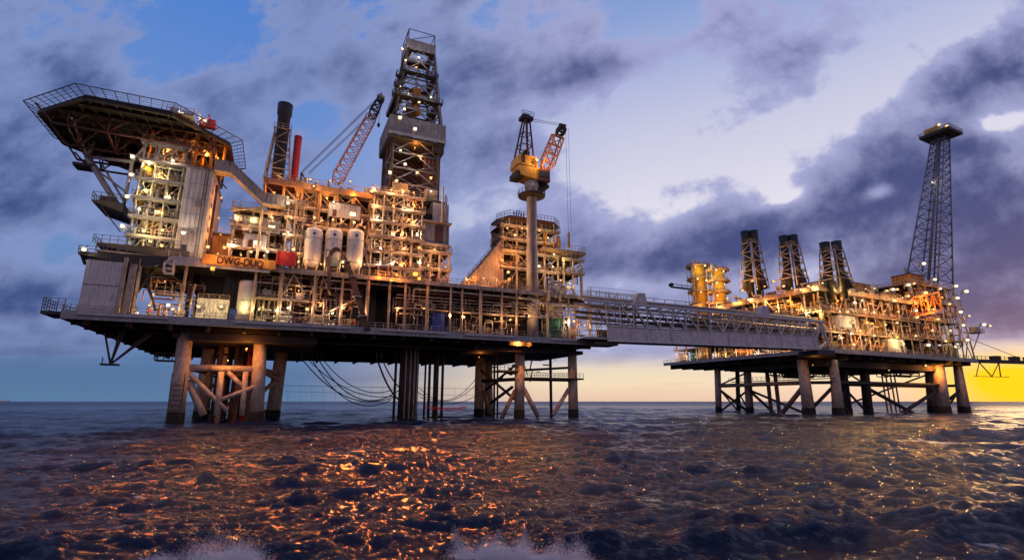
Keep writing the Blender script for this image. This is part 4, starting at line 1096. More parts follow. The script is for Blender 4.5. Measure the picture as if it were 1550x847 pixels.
t.part('walkway_floor', MB().box(6, BL - 3, .13, 5.39, gz0 + .5, gz0 + .7), 'dark')
tz = lambda x: tz0 + (tz1 - tz0) * x / BL
for k, y in enumerate((0, 5.5)):
    mb = MB().bar((0, y, tz0), (BL, y, tz1), .62)
    t.part('top_chord', mb, 'brg')
    mb = MB(); N = 18
    for i in range(N + 1):
        x = 6 + (BL - 7) * i / N; mb.bar((x, y, gz1), (x, y, tz(x)), .26)
        if i < N:
            x1 = 6 + (BL - 7) * (i + 1) / N
            if i < 9: mb.bar((x, y, tz(x)), (x1, y, gz1), .26)
            else: mb.bar((x, y, gz1), (x1, y, tz(x1)), .26)
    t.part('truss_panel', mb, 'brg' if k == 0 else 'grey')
mb = MB()
for i in range(1, 22):
    x = 4 + (BL - 6) * i / 22; mb.bar((x, 0, tz(x)), (x, 5.5, tz(x)), .2).bar((x, .05, tz(x)), (x, .05, tz(x) + 1.9), .14)
mb.bar((3, .05, tz0 + 1.9), (BL - 12, .05, tz(BL - 12) + 1.9), .12)
t.part('top_rail', mb, 'cream')
for i, (y, z, r, m_) in enumerate(((1.2, 1.0, .35, 'grey'), (2.1, .6, .28, 'pipe'), (3.2, 1.1, .4, 'grey'), (1.0, -1.8, .25, 'pipe'), (1.0, -2.9, .22, 'dark'), (4.6, -2.2, .4, 'maroon'), (4.6, -3.6, .45, 'dark'))):
    t.part('pipe', MB().tube((0, y, tz0 + z), (BL - 1, y, tz1 + z), r, 8), m_)
t.part('cable_tray', MB().box(2, BL - 2, .5, 1.1, gz1 + 1.6, gz1 + 1.9).box(2, BL - 2, .4, 1.3, gz1 + .5, gz1 + .8), 'grey')
for x in (15.5, 53.5):
    t.part('expansion_box', MB().side_prism([(x - 1.8, tz(x) + .35), (x + 1.8, tz(x) + .35), (x + 1.3, tz(x) + 2.9), (x - .6, tz(x) + 2.9)], -.35, 1.5), 'brg')
mb = MB()
for y in (0, 5.5): mb.bar((BL - 1, y, tz1), (BL + .6, y, gz0 + 1), .5).bar((BL - 3, y, gz0), (BL + .3, y, gz0 + 2), .6).bar((BL - 5, y, gz0), (BL - 1, y, tz1), .35)
t.part('end_portal', mb, 'brg')
t.part('bearing', MB().box(BL - 4, BL + 2, -.5, 6, gz0 - 1.6, gz0 - .25), 'dark')
t.part('bearing', MB().box(3, 9, .3, 5.5, gz0 - 1, gz0 - .25), 'dark')
t.part('near_span_floor', MB().box(0, 5.9, .13, 5.39, gz0 + .5, gz0 + .7).bar((0, 0, gz0 + .5), (6, 0, gz0 + .5), .5).bar((0, 5.5, gz0 + .5), (6, 5.5, gz0 + .5), .5), 'grey')

# ================================================================== EQUIPMENT KIT
def k_hvessel(t, m):
    b = t.part('shell', MB().lathe([(.1, -2.6), (.7, -2.4), (.95, -1.9), (.95, 1.9), (.7, 2.4), (.1, 2.6)], (0, 0, 1.7), 14, 'x'), m)
    t.part('saddle', MB().box(-1.5, -1.2, -.7, .7, 0, 1.0).box(1.2, 1.5, -.7, .7, 0, 1.0), 'cream')
    t.part('nozzle', MB().bend([(-1, 0, 2.5), (-1, 0, 3.3), (1.6, 0, 3.3), (1.6, 0, 4)], .16).tube((.4, 0, 2.5), (.4, 0, 3.0), .3, 8), 'pipe')
def k_vvessel(t, m):
    t.part('shell', MB().lathe([(.7, 0), (.75, .9), (.78, 1), (.78, 4), (.5, 4.5), (.08, 4.65)], (0, 0, 0), 14), m)
    t.part('ladder', MB().bar((-.3, -.9, 0), (-.3, -.9, 4.6), .08).bar((.15, -.9, 0), (.15, -.9, 4.6), .08).bar((-.3, -.9, 1.5), (.15, -.9, 1.5), .06).bar((-.3, -.9, 3), (.15, -.9, 3), .06), 'cream')
    t.part('outlet_pipe', MB().bend([(0, 0, 4.5), (0, 0, 5.1), (1.3, 0, 5.1), (1.3, 0, .4)], .15), 'pipe')
def k_pump(t, m):
    t.part('base_frame', MB().box(-1.5, 1.5, -.6, .6, 0, .3), 'cream')
    t.part('motor', MB().tube((-1.3, 0, .9), (0, 0, .9), .5, 12).box(-.9, -.5, -.3, .3, 1.3, 1.6), m)
    t.part('pump_casing', MB().lathe([(.2, 0), (.55, .15), (.55, .6), (.2, .8)], (.3, 0, .9), 12, 'x').bend([(.7, 0, 1.3), (.7, 0, 2.6), (1.9, 0, 2.6)], .17), 'pipe')
def k_manifold(t, m):
    mb = MB().tube((-2, 0, 1), (2, 0, 1), .22, 8).tube((-2, .3, 2.5), (2, .3, 2.5), .18, 8)
    for i in range(5): mb.bend([(-1.7 + i * .8, -.05, 1), (-1.7 + i * .8, -.4, 1.7), (-1.7 + i * .8, .3, 2.5)], .11)
    t.part('header', mb, m)
    for i in range(3):
        x = -1.7 + i * 1.6; t.part('valve', MB().tube((x, -.75, 1.7), (x, -.68, 1.7), .35, 10).bar((x, -.7, 1.7), (x, -.3, 1.7), .1), ('red', 'yellow', 'red')[i])
    t.part('stand', MB().bar((-1.9, 0, 0), (-1.9, 0, 2.6), .15).bar((1.9, 0, 0), (1.9, 0, 2.6), .15), 'cream')
def k_pipes(t, m):
    for i, r in enumerate((.2, .14, .24, .12)):
        y = i * .5; z = 1 + i * .45
        t.part('pipe', MB().bend([(-2.6, y, 0), (-2.6, y, z), (-.6 + i * .3, y, z), (-.6 + i * .3, y, z + 1.5), (2.4, y, z + 1.5), (2.4, y, 4.6)], r), m if i % 2 == 0 else 'pipe')
    t.part('rack', MB().bar((-1.8, -.3, 0), (-1.8, -.3, 4), .16).bar((1.6, -.3, 0), (1.6, -.3, 4.4), .16).bar((-1.8, -.3, 3.0), (1.6, -.3, 3.0), .14), 'cream')
def k_cabinet(t, m):
    t.part('body', MB().box(-1.1, 1.1, -.5, .5, .15, 2.3), m)
    t.part('door', MB().box(-1.0, -.05, -.56, -.51, .25, 2.2).box(.05, 1.0, -.56, -.51, .25, 2.2), 'lgrey')
    t.part('plinth', MB().box(-1.2, 1.2, -.55, .55, 0, .14), 'dark')
def k_exch(t, m):
    for z in (.8, 1.9, 3.0): t.part('shell', MB().lathe([(.1, -2.1), (.4, -2), (.45, -1.7), (.45, 1.6), (.55, 1.6), (.55, 1.8), (.3, 2.1)], (0, 0, z), 12, 'x'), m)
    mb = MB()
    for x in (-1.2, 1.2): mb.bar((x, -.5, 0), (x, -.5, 3.5), .14).bar((x, .5, 0), (x, .5, 3.5), .14)
    t.part('frame', mb, 'cream')
    t.part('link_pipe', MB().bend([(1.4, -.5, .8), (1.4, -.9, 1.3), (1.4, -.5, 1.9)], .13).bend([(-1.4, -.5, 1.9), (-1.4, -.9, 2.4), (-1.4, -.5, 3)], .13), 'pipe')
def k_duct(t, m):
    t.part('casing', MB().box(-1.4, 1.4, -.8, .8, .6, 2.4), m)
    t.part('elbow', MB().side_prism([(1.4, 1), (2.2, 1), (2.6, 1.5), (2.6, 3.6), (1.8, 3.6), (1.8, 2), (1.4, 2)], -.4, .4), 'lgrey')
    t.part('fan_guard', MB().lathe([(.7, -.12), (.75, 0), (.1, .02)], (-.4, 0, 2.45), 12), 'dark')
    t.part('leg_frame', MB().bar((-1.2, -.7, 0), (-1.2, -.7, .6), .14).bar((1.2, -.7, 0), (1.2, -.7, .6), .14).bar((-1.2, .7, 0), (-1.2, .7, .6), .14).bar((1.2, .7, 0), (1.2, .7, .6), .14), 'cream')
def k_reel(t, m):
    t.part('drum', MB().lathe([(.95, -.6), (.95, -.5), (.5, -.5), (.75, -.4), (.75, .4), (.5, .5), (.95, .5), (.95, .6)], (0, 0, 1), 16, 'x'), m)
    t.part('cradle', MB().bar((-.7, -.7, 0), (-.7, 0, 1), .14).bar((-.7, .7, 0), (-.7, 0, 1), .14).bar((.7, -.7, 0), (.7, 0, 1), .14).bar((.7, .7, 0), (.7, 0, 1), .14), 'cream')
KIT = dict(hvessel=(k_hvessel, 'pressure_vessel', 'horizontal vessel', 'pressure vessel', 5.4), vvessel=(k_vvessel, 'scrubber_vessel', 'upright vessel', 'pressure vessel', 2.6),
           pump=(k_pump, 'pump_set', 'pump set', 'pump', 3.6), manifold=(k_manifold, 'valve_manifold', 'valve manifold', 'manifold', 4.4), pipes=(k_pipes, 'pipe_bundle', 'pipe bundle', 'pipework', 5.4),
           cabinet=(k_cabinet, 'control_cabinet', 'control cabinet', 'cabinet', 2.8), exch=(k_exch, 'heat_exchanger', 'exchanger stack', 'heat exchanger', 4.8),
           duct=(k_duct, 'air_handler', 'air handler', 'air handler', 4.6), reel=(k_reel, 'hose_reel', 'hose reel', 'reel', 2.4))
KSRC = {}
CN = dict(cream='cream', grey='grey', lgrey='pale grey', white='white', yellow='yellow', ochre='brown', maroon='dark red', pipe='silvery', green='green', blue='blue', orange='orange', red='red', dark='dark', rustp='rusty')
def equip(fr, kind, m, s, d, z, rz, label, sc=1.0):
    fn, nm, word, cat, ln = KIT[kind]; k = (kind, m)
    g = {'pressure_vessel': 'pressure vessels on the platforms', 'scrubber_vessel': 'upright vessels on the platforms'}.get(nm, nm.replace('_', ' ') + 's on the platforms')
    if k not in KSRC:
        t = Thing(fr, nm, label, cat, (s, d, z), g, local=True); fn(t, m); KSRC[k] = t.e; t.e.scale = (sc,) * 3; t.e.rotation_euler = (0, 0, fr.a + rz)
        return t.e
    return clone(KSRC[k], fr.w(s, d, z), fr.a + rz, label, g, sc)

def row(fr, s0, s1, d, z, kinds, mats, zone, anchor, seed, sc=1.0, rz=0.0, hmax=None, side=False, rev=False):
    """a row of equipment; side=True lays it along d on the end face (s0,s1 are then d values, d is s)"""
    rnd = random.Random(seed); s = s0; items = []
    while True:
        k = rnd.choice(kinds); m = rnd.choice(mats); f = sc * rnd.uniform(.82, 1.1); L = KIT[k][4] * f
        if s + L > s1: break
        items.append((k, m, s + L / 2, f)); s += L + rnd.uniform(.1, .7)
    cnt = {}
    if rev: items = items[::-1]
    for k, m, c, f in items:
        i = cnt.get((k, m), 0); cnt[(k, m)] = i + 1
        total = sum(1 for q in items if q[0] == k and q[1] == m)
        lab = f'{CN[m]} {KIT[k][2]} {zone}' + (f', {ordn(i)} from {anchor}' if total > 1 else '')
        if side: equip(fr, k, m, d + rnd.uniform(-.2, .3), c, z, pi / 2 + rz, lab, f)
        else: equip(fr, k, m, c, d + rnd.uniform(-.2, .5), z, rz, lab, f)

ALLK = ['hvessel', 'vvessel', 'pump', 'manifold', 'pipes', 'cabinet', 'exch', 'duct']
C1 = ['cream', 'grey', 'white', 'maroon', 'pipe', 'ochre']
row(P1, 11.0, 19, 3.6, DZ, ['pump', 'manifold', 'vvessel', 'cabinet'], ['cream', 'ochre'], 'beside the white cladded room', 'the white room', 1, .85)
row(P1, S(388, 3), S(470, 3), 3.0, DZ, ['pump', 'manifold', 'exch', 'pipes'], C1, 'on the lower deck past the white cylinder', 'the cylinder', 2, .85)
row(P1, S(388, 3), S(540, 3), 6.6, DZ, ['pipes', 'vvessel', 'hvessel', 'duct'], C1, 'in the back row below the silos', 'the white cylinder', 3, 1.1)
row(P1, S(472, 3), S(545, 3), 3.0, DZ, ['pump', 'manifold', 'exch'], C1, 'on the lower deck below the silos', 'the white cylinder', 4, .85)
row(P1, S(605, 3), S(655, 3), 4.0, DZ, ['pump', 'cabinet', 'reel'], ['dark', 'grey', 'blue', 'maroon'], 'on the lower deck under the derrick', 'the hose arch', 5, .9)
row(P1, S(690, 3), 84, 4.4, DZ, ['reel', 'pump', 'manifold', 'cabinet'], ['cream', 'grey', 'dark', 'ochre'], 'between blue box and crane column', 'the blue box', 6, .9)
row(P1, 60, 84, 7.4, DZ, ['pipes', 'duct', 'cabinet'], ['dark', 'grey', 'maroon'], 'in the dark row under the derrick', 'the hose arch', 7, 1.1)
row(P1, 93.5, 104, 4.2, DZ, ['pump', 'manifold', 'vvessel'], ['cream', 'grey', 'white'], 'near the green container', 'the green container', 8, .9)
row(P1, 89, 104, 7.2, DZ, ['pipes', 'exch', 'duct'], ['cream', 'grey', 'dark'], 'behind the green container', 'the crane column', 9, 1.2)
# lower pipes by upper deck
row(P1, S(395, 4), S(468, 4), 3.0, MZ, ['pump', 'manifold', 'cabinet'], ['cream', 'ochre', 'maroon'], 'on the mezzanine below the red container', 'the sign end', 10, .8)
row(P1, S(345, 6), S(425, 6), 7.5, UD, ['hvessel', 'cabinet', 'exch'], C1, 'on the first floor of the utility module', 'the white tower', 11, .9)
row(P1, S(345, 6), S(425, 6), 7.5, 34.2, ['duct', 'pump', 'manifold', 'cabinet'], C1, 'on the second floor of the utility module', 'the white tower', 12, .9)
row(P1, S(345, 6), S(425, 6), 7.5, 38.6, ['duct', 'pump', 'hvessel'], C1, 'on the top floor of the utility module', 'the white tower', 13, .8)
row(P1, mC + .5, mD - .5, 9.2, 41, ['hvessel', 'pump', 'exch', 'cabinet'], ['cream', 'ochre', 'pipe', 'yellow'], 'on the floor above the silos', 'the stair scaffold', 14, .8)
row(P1, mC + .5, mD - .5, 9.2, 45, ['duct', 'cabinet', 'pipes'], ['lgrey', 'ochre', 'maroon'], 'on the top floor above the silos', 'the stair scaffold', 15, .8)
row(P1, mC + .5, mD - .5, 9.0, UD, ['pipes', 'vvessel', 'manifold'], ['ochre', 'cream', 'maroon'], 'behind the silos', 'the stair scaffold', 16, 1.3)
row(P1, S(562, 4), u1, 2.6, UD, ['manifold', 'pump', 'exch'], ['orange', 'cream', 'ochre', 'maroon'], 'on the deck at the foot of the substructure', 'the silos', 17, .8)
for i, z in enumerate(zsb[:-1]):
    row(P1, S(578, 4), u1, 8.0, z, ['pipes', 'vvessel', 'pump', 'manifold', 'exch', 'duct'], ['cream', 'ochre', 'orange', 'pipe'], f'on substructure floor {ORD[i]} from below', 'the silos', 20 + i, .72)
row(P1, v0, v1 + .3, 2.4, UD, ['manifold', 'exch', 'pump'], ['cream', 'ochre', 'orange'], 'at the panelled module foot', 'the substructure', 30, .8)
row(P1, v0, v1, 7.0, zsc[0], ['exch', 'manifold', 'duct'], ['cream', 'ochre'], 'in the panelled module ground floor', 'the substructure', 31, .9)
row(P1, v0, v1, 7.0, zsc[1], ['exch', 'manifold', 'duct'], ['cream', 'ochre'], 'in the panelled module upper floor', 'the substructure', 32, .9)
row(P1, S(700, 4), S(790, 4), 4.0, UD, ['manifold', 'pump', 'pipes'], ['orange', 'cream', 'ochre'], 'in front of the sloping orange wall', 'the derrick', 33, .75)
for i, z in enumerate(zl[:-1]):
    row(P1, xa + .6, xb2 - 1.6, wd_ + 3.0, z, ['pipes', 'vvessel', 'pump', 'manifold', 'hvessel', 'duct'], ['cream', 'ochre', 'yellow', 'pipe'], f'on crane-side module floor {ORD[i]} from below', 'the sloping wall', 40 + i, .85)
row(P1, 92, 104, 3.4, UD, ['manifold', 'pipes', 'vvessel'], ['cream', 'pipe', 'grey'], 'on the upper deck right of the crane column', 'the crane column', 47, .8)

clutter(T, S(392, 3), S(548, 3), 1.9, 5.5, DZ + .3, UD - 1.2, 46, 201)
clutter(T, S(600, 3), 90, 2.2, 7, DZ + .3, UD - 1.2, 52, 202, ('dark', 'grey', 'cream', 'maroon', 'pipe', 'cream'))
clutter(T, 91, 104, 1.6, 6, DZ + .3, UD - 1.2, 22, 203)
clutter(T, 9.5, 19, 2, 7, DZ + .3, 26, 14, 204, ('ochre', 'dark', 'cream', 'maroon'))
Tq = t

# cylinder, low tank, boxes on the lower deck
s, z1 = P1.f(376, 428, 2.6); r = (S(389, 2.6, 450) - S(361, 2.6, 450)) / 2
t = Thing(P1, 'upright_tank', 'tall white cylinder standing on the lower deck under the sign', 'tank', (s, 2.9, DZ))
t.part('shell', MB().lathe([(r, 0), (r, z1 - DZ), (r * .9, z1 - DZ + .3)], (s, 2.9, DZ), 24), 'white')
t.part('band', MB().lathe([(r + .05, 0), (r + .05, .2)], (s, 2.9, DZ + .6), 24).lathe([(r + .05, 0), (r + .05, .15)], (s, 2.9, DZ + 4), 24), 'lgrey')
xa_, xb_ = S(298, 3, 465), S(346, 3, 465); zt2 = Z(320, 453, 3)
t = Thing(P1, 'ribbed_tank', 'low wide white ribbed tank lit yellow on the lower deck', 'tank', ((xa_ + xb_) / 2, 3, DZ))
t.part('body', MB().corrug((xa_, 2.4), (xb_, 2.4), DZ, zt2, .5, .07).corrug((xb_, 2.4), (xb_, 5.5), DZ, zt2, .5, .07).box(xa_, xb_, 2.45, 5.5, zt2, zt2 + .1), 'white')
t.part('lid_rail', MB().rail([(xa_, 2.6, zt2 + .1), (xb_, 2.6, zt2 + .1)], h=.8), 'cream')
def box_unit(fr, label, u0, u1, v0, v1, d, m, dep=2.4, name='storage_container'):
    s0 = fr.f(u0, v1, d)[0]; s1 = fr.f(u1, v1, d)[0]; z1 = fr.f((u0 + u1) / 2, v0, d)[1]; z0 = DZ
    t = Thing(fr, name, label, 'container', ((s0 + s1) / 2, d, z0))
    t.part('wall', MB().corrug((s0, d), (s1, d), z0, z1, .35, .05).corrug((s1, d), (s1, d + dep), z0, z1, .35, .05).corrug((s0, d + dep), (s0, d), z0, z1, .35, .05).box(s0, s1, d, d + dep, z1, z1 + .08), m)
    mb = MB()
    for x in (s0, s1): mb.bar((x, d - .07, z0), (x, d - .07, z1 + .1), .16)
    for z in (z0 + .1, z1): mb.bar((s0, d - .07, z), (s1, d - .07, z), .14)
    t.part('corner_frame', mb, m)
box_unit(P1, 'blue container on the lower deck below the derrick', 655, 673, 474, 492, 2.2, 'blue')
box_unit(P1, 'small blue crate beside the tall white cylinder', 348, 358, 468, 478, 2.2, 'blue', 1.6, 'storage_crate')
box_unit(P1, 'green container on the lower deck behind the crane column', 826, 849, 482, 499, 2.4, 'green')
box_unit(P1, 'dark skip between the blue container and the reels', 677, 690, 482, 492, 2.6, 'dark', 1.6, 'waste_skip')
box_unit(P1, 'pale cabin with flat roof behind the green container', 834, 852, 462, 480, 5.2, 'lgrey')
# white pipe loops near the crane column
t = Thing(P1, 'pipe_loop', 'white goose-neck pipe loops standing up at the upper deck right of the crane column', 'pipework', (96, 3, UD))
for u0_, u1_, vt_, vb_ in ((831, 848, 425, 455), (842, 856, 430, 450), (826, 836, 420, 442)):
    a, b = P1.p(u0_, vb_, .2), P1.p(u1_, vb_, .2); zt3 = Z(u0_, vt_, .2)
    t.part('pipe', MB().bend([a, (a[0], .2, zt3), (b[0], .2, zt3), b], .3, 8, 1.2), 'white')
# big pipes along deck fronts
for i, (s0, s1, d, z, r, m_) in enumerate(((40, 58, 1.9, 28.2, .22, 'cream'), (59, 90, 2.0, 28.0, .25, 'pipe'), (59, 88, 2.4, 27.3, .2, 'maroon'), (27, 46, 2.2, 26.6, .2, 'cream'), (89, 104, 1.9, 27.2, .3, 'white'), (93, 104, 1.9, 25.6, .2, 'cream'))):
    t = Thing(P1, 'pipe_run', f'{("cream","silvery","dark red","cream","white","cream")[i]} long pipe hung under the upper deck edge, {ordn(i)} counted from the silo end', 'pipework', (s0, d, z), 'long pipes under the upper deck edge')
    t.part('pipe', MB().bend([(s0, d + 1, z - 3), (s0, d, z), (s1, d, z), (s1, d + 1, z - 4)], r, 8), m_)
    mb = MB()
    for x in np.arange(s0 + 1, s1, 4): mb.bar((x, d, z), (x, d, UD - .5), .1)
    t.part('hanger', mb, 'cream')

# ================================================================== PLATFORM TWO
def G(u, s, v=470): return P2.g(u, v, s)[0]
def S2(u, d, v=490): return P2.f(u, v, d)[0]
L2, D2 = 85.5, 66.0
T2 = Thing(P2, 'platform_topsides', 'smaller farther processing platform topsides on battered legs at the bridge end', 'oil platform', (0, 0, DZ))
T2.part('lower_deck', MB().box(0, L2, 0, D2, DZ - .5, DZ), 'dark')
T2.part('edge_girder', MB().box(0, L2, -.3, 0, DZ - 1.2, DZ + .1).box(-.3, 0, -.3, D2, DZ - 1.0, DZ + .1), 'grey')
mb = MB()
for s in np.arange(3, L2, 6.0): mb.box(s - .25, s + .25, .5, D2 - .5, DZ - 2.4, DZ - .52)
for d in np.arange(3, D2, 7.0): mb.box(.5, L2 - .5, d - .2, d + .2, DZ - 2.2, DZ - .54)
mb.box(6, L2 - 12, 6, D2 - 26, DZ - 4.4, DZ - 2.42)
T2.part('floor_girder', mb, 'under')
T2.part('handrail', MB().rail([(-.1, D2, DZ), (-.1, 0, DZ), (L2, 0, DZ)], sp=2, r=.06), 'cream')
mb = MB()
for k in range(34):
    a = random.uniform(8, 60); b = a + random.uniform(4, 20); d = random.uniform(6, 40); z = DZ - random.uniform(4.2, 6.2)
    mb.bend([(a, d, DZ - 2), (a, d, z), (min(b, 80), d, z), (min(b, 80), d, DZ - 2)], random.uniform(.15, .35))
parts(T2, 'hung_pipe', mb, 'dark')
# levels
LV = [DZ, 24.0, 30.0, 36.2]
def floors(s0, s1, d0, d1, zs, nm='upper_floor'):
    for z in zs:
        T2.part(nm, MB().box(s0, s1, d0, d1, z - .35, z), 'dark')
        T2.part('floor_edge_beam', MB().box(s0 - .3, s1 + .3, d0 - .3, d0 - .02, z - .4, z + .05).box(s0 - .3, s0 - .02, d0, d1, z - .4, z + .05), 'ochre')
        T2.part('floor_handrail', MB().rail([(s0 - .2, d1, z), (s0 - .2, d0 - .2, z), (s1 + .2, d0 - .2, z)], sp=1.8, r=.06), 'cream')
dl = G(1100, 1.5)
floors(1.2, 54, 1.5, 44, LV[1:])
floors(54.6, 82, 2, 30, [25.0, 31.4, 38.0, 44.0])
floors(2.0, 30, 44.6, 62, [23.5, 29.0])
mb = MB()
for d in np.arange(2, 44, 4.4):
    T2.part('column', MB().bar((1.5, d, DZ), (1.5, d, 36), .34), 'cream' if int(d) % 3 else 'lgrey')
for s in np.arange(5, 54, 4.8): T2.part('column', MB().bar((s, 1.9, DZ), (s, 1.9, 36), .34), 'cream')
for s in np.arange(55, 82.1, 4.5): T2.part('column', MB().bar((s, 2.3, DZ), (s, 2.3, 43.8), .34), 'lgrey')
for d in np.arange(46, 62, 5): T2.part('column', MB().bar((2.2, d, DZ), (2.2, d, 29), .45), 'cream')
rnd = random.Random(4); mb = MB()
for a, b in zip(LV, LV[1:]):
    for d in np.arange(2, 39, 4.4):
        if rnd.random() < .45: mb.tube((1.4, d, a), (1.4, d + 4.4, b), .14, 5)
    for s in np.arange(5, 50, 4.8):
        if rnd.random() < .5: mb.tube((s, 1.8, a), (s + 4.8, 1.8, b), .14, 5)
for a, b in zip([DZ, 25, 31.4, 38], [25, 31.4, 38, 44]):
    for s in np.arange(55, 80, 4.5):
        mb.tube((s + (4.5 if rnd.random() < .5 else 0), 2.2, a), (s + (0 if rnd.random() < .5 else 4.5), 2.2, b), .16, 5)
parts(T2, 'diagonal_brace', mb, 'cream')
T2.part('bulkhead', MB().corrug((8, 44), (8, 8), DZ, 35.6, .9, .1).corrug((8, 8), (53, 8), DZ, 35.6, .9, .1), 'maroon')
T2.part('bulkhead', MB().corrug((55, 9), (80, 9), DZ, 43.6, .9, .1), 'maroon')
T2.part('roof_parapet', MB().box(1.0, 54, 1.2, 1.4, 36.25, 37.0).box(.9, 1.1, 1.2, 44, 36.25, 37.0), 'ochre')
# big red-brown truss in the end bay
mb = MB()
for z in (31.8, 38.2): mb.bar((52, 1.2, z), (70, 1.2, z + 3.5), .6)
mb.truss((52, 1.2, 31.8), (70, 1.2, 35.3), (52, 1.2, 38.2), (70, 1.2, 41.7), 4, .2, 'w')
T2.part('inclined_truss', mb, 'orange')
# end face lattice on the far right, with platform
mb = MB()
for z0, z1 in ((DZ, 28), (28, 37), (37, 44)):
    mb.tube((82.4, 2, z0), (85, 1, z1 if z1 < 40 else 40), .2, 5).tube((85, 1, z0), (82.4, 2, z1), .16, 5)
mb.tube((85.3, .6, DZ), (83, 1.2, 42), .25, 6).tube((85.3, 6, DZ), (83, 6, 42), .25, 6)
T2.part('end_lattice', mb, 'cream')
T2.part('end_landing', MB().box(84, 92, -1.2, 2.2, 28.2, 28.5).rail([(84, -1.2, 28.5), (92, -1.2, 28.5), (92, 2.2, 28.5)], sp=1.2, r=.06).box(88, 91, -.4, 1.6, 28.5, 30.5).tube((84, 0, 22), (91, 0, 28.2), .2), 'cream')

clutter(T2, 2, 53, 1.6, 4.5, DZ + .5, 36, 62, 210, ('cream', 'pipe', 'ochre', 'orange', 'maroon'), (.1, .28))
clutter(T2, 55, 82, 1.8, 5, DZ + .5, 44, 46, 211, ('cream', 'pipe', 'ochre', 'orange', 'maroon'), (.1, .28))
t2c = Thing(P2, 'bridge_side_pipework', 'dense pipework on the bridge-side face of the processing platform', 'pipework', (2, 20, DZ))
clutter(t2c, 1.6, 5, 2, 44, DZ + .5, 36, 60, 212, ('cream', 'pipe', 'ochre', 'orange', 'maroon'), (.1, .28))

rq = random.Random(99)
for i, (a, b, c, d, z0, h, m_, lab) in enumerate(((6, 15, 2.5, 8, 36.2, 3.2, 'grey', 'low grey deckhouse on the roof at the near corner'), (20, 31, 3, 9, 36.2, 4.4, 'maroon', 'dark red machine house on the roof past the third flue pair'), (36, 48, 2.6, 8, 36.2, 2.6, 'ochre', 'brown long box on the roof before the end tower'), (57, 66, 3, 9, 44, 3.4, 'orange', 'orange housing on the roof below the flare tower'), (9, 17, 1.2, 4, 25.5, 3.6, 'lgrey', 'pale cabin hung in the sea-side face near the corner'), (34, 42, 1.3, 4, 19.2, 4.2, 'white', 'white tank house on the lowest deck of the sea-side face'))):
    c_ = Thing(P2, 'machine_house', lab, 'machine house', ((a + b) / 2, c, z0))
    c_.part('wall', MB().corrug((a, c), (b, c), z0, z0 + h, .8, .1).corrug((a, d), (a, c), z0, z0 + h, .8, .1).corrug((b, c), (b, d), z0, z0 + h, .8, .1), m_)
    c_.part('roof', MB().box(a - .3, b + .3, c - .3, d, z0 + h, z0 + h + .3), 'dark')
    c_.part('vent_stack', MB().tube((a + 2, c + 2, z0 + h), (a + 2, c + 2, z0 + h + 3), .4, 8), 'cream')
    c_.part('door', MB().box(b - 2.4, b - 1.2, c - .2, c - .11, z0 + .1, z0 + 2.2), 'dark')
for i in range(11):
    s_, d_ = rq.uniform(8, 52), rq.uniform(3, 7); h = rq.uniform(2.5, 6)
    c_ = Thing(P2, 'vent_mast', f'thin vent mast on the processing platform roof, {ordn(i)} one built', 'mast', (s_, d_, 36.2), 'thin vent masts on the processing platform roof'); c_.e['label'] = 'thin pale vent mast rising from the processing platform roof'
    c_.part('pole', MB().tube((s_, d_, 36.2), (s_, d_, 36.2 + h), .16, 6).bar((s_ - .8, d_, 36.2 + h * .8), (s_ + .8, d_, 36.2 + h * .8), .15), 'cream')



# equipment
C2_ = ['cream', 'ochre', 'yellow', 'orange', 'pipe', 'maroon']
for i, z in enumerate(LV[:3]):
    row(P2, 2, 43, 3.6, z, ['hvessel', 'vvessel', 'manifold', 'pipes', 'exch'], C2_, f'on bridge-side floor {ORD[i]} from below', 'the near corner', 60 + i, 1.15, side=True)
    row(P2, 5, 53, 4.2, z, ['hvessel', 'vvessel', 'manifold', 'pipes', 'exch'], C2_, f'on sea-side floor {ORD[i]} from below', 'the near corner', 70 + i, 1.15)
for i, z in enumerate((DZ, 25, 31.4, 38)):
    row(P2, 55, 82, 4.6, z, ['vvessel', 'manifold', 'pipes', 'exch'], C2_, f'in the end tower floor {ORD[i]} from below', 'the inclined truss', 80 + i, 1.15)
row(P2, 10, 52, 4, 36.2, ['hvessel', 'duct', 'pipes', 'manifold'], ['ochre', 'cream', 'orange'], 'on the roof edge between the stacks', 'the near corner', 90, 1.1)
row(P2, 56, 81, 4, 44, ['duct', 'pump', 'manifold', 'vvessel'], ['ochre', 'cream', 'orange'], 'on the roof below the flare tower', 'the stacks', 91, 1.1)
row(P2, 46, 62, 4, DZ, ['manifold', 'pump', 'exch'], ['cream', 'green', 'yellow'], 'under the bridge at the far deck corner', 'the near corner', 92, 1.1, side=True)
row(P2, 6, 40, 6, 36.2, ['pipes', 'exch', 'duct', 'hvessel'], ['ochre', 'orange', 'maroon'], 'on the roof between flues and yellow columns', 'the near corner', 93, 1.1, side=True)
row(P2, 45, 62, 4.5, 29.0, ['pipes', 'exch', 'manifold'], ['cream', 'ochre'], 'on the low roof by the yellow columns', 'the yellow columns', 94, 1.1, side=True)
box_unit(P2, 'green container on the far end of the processing platform deck', 1434, 1450, 524, 533, 3.0, 'green')

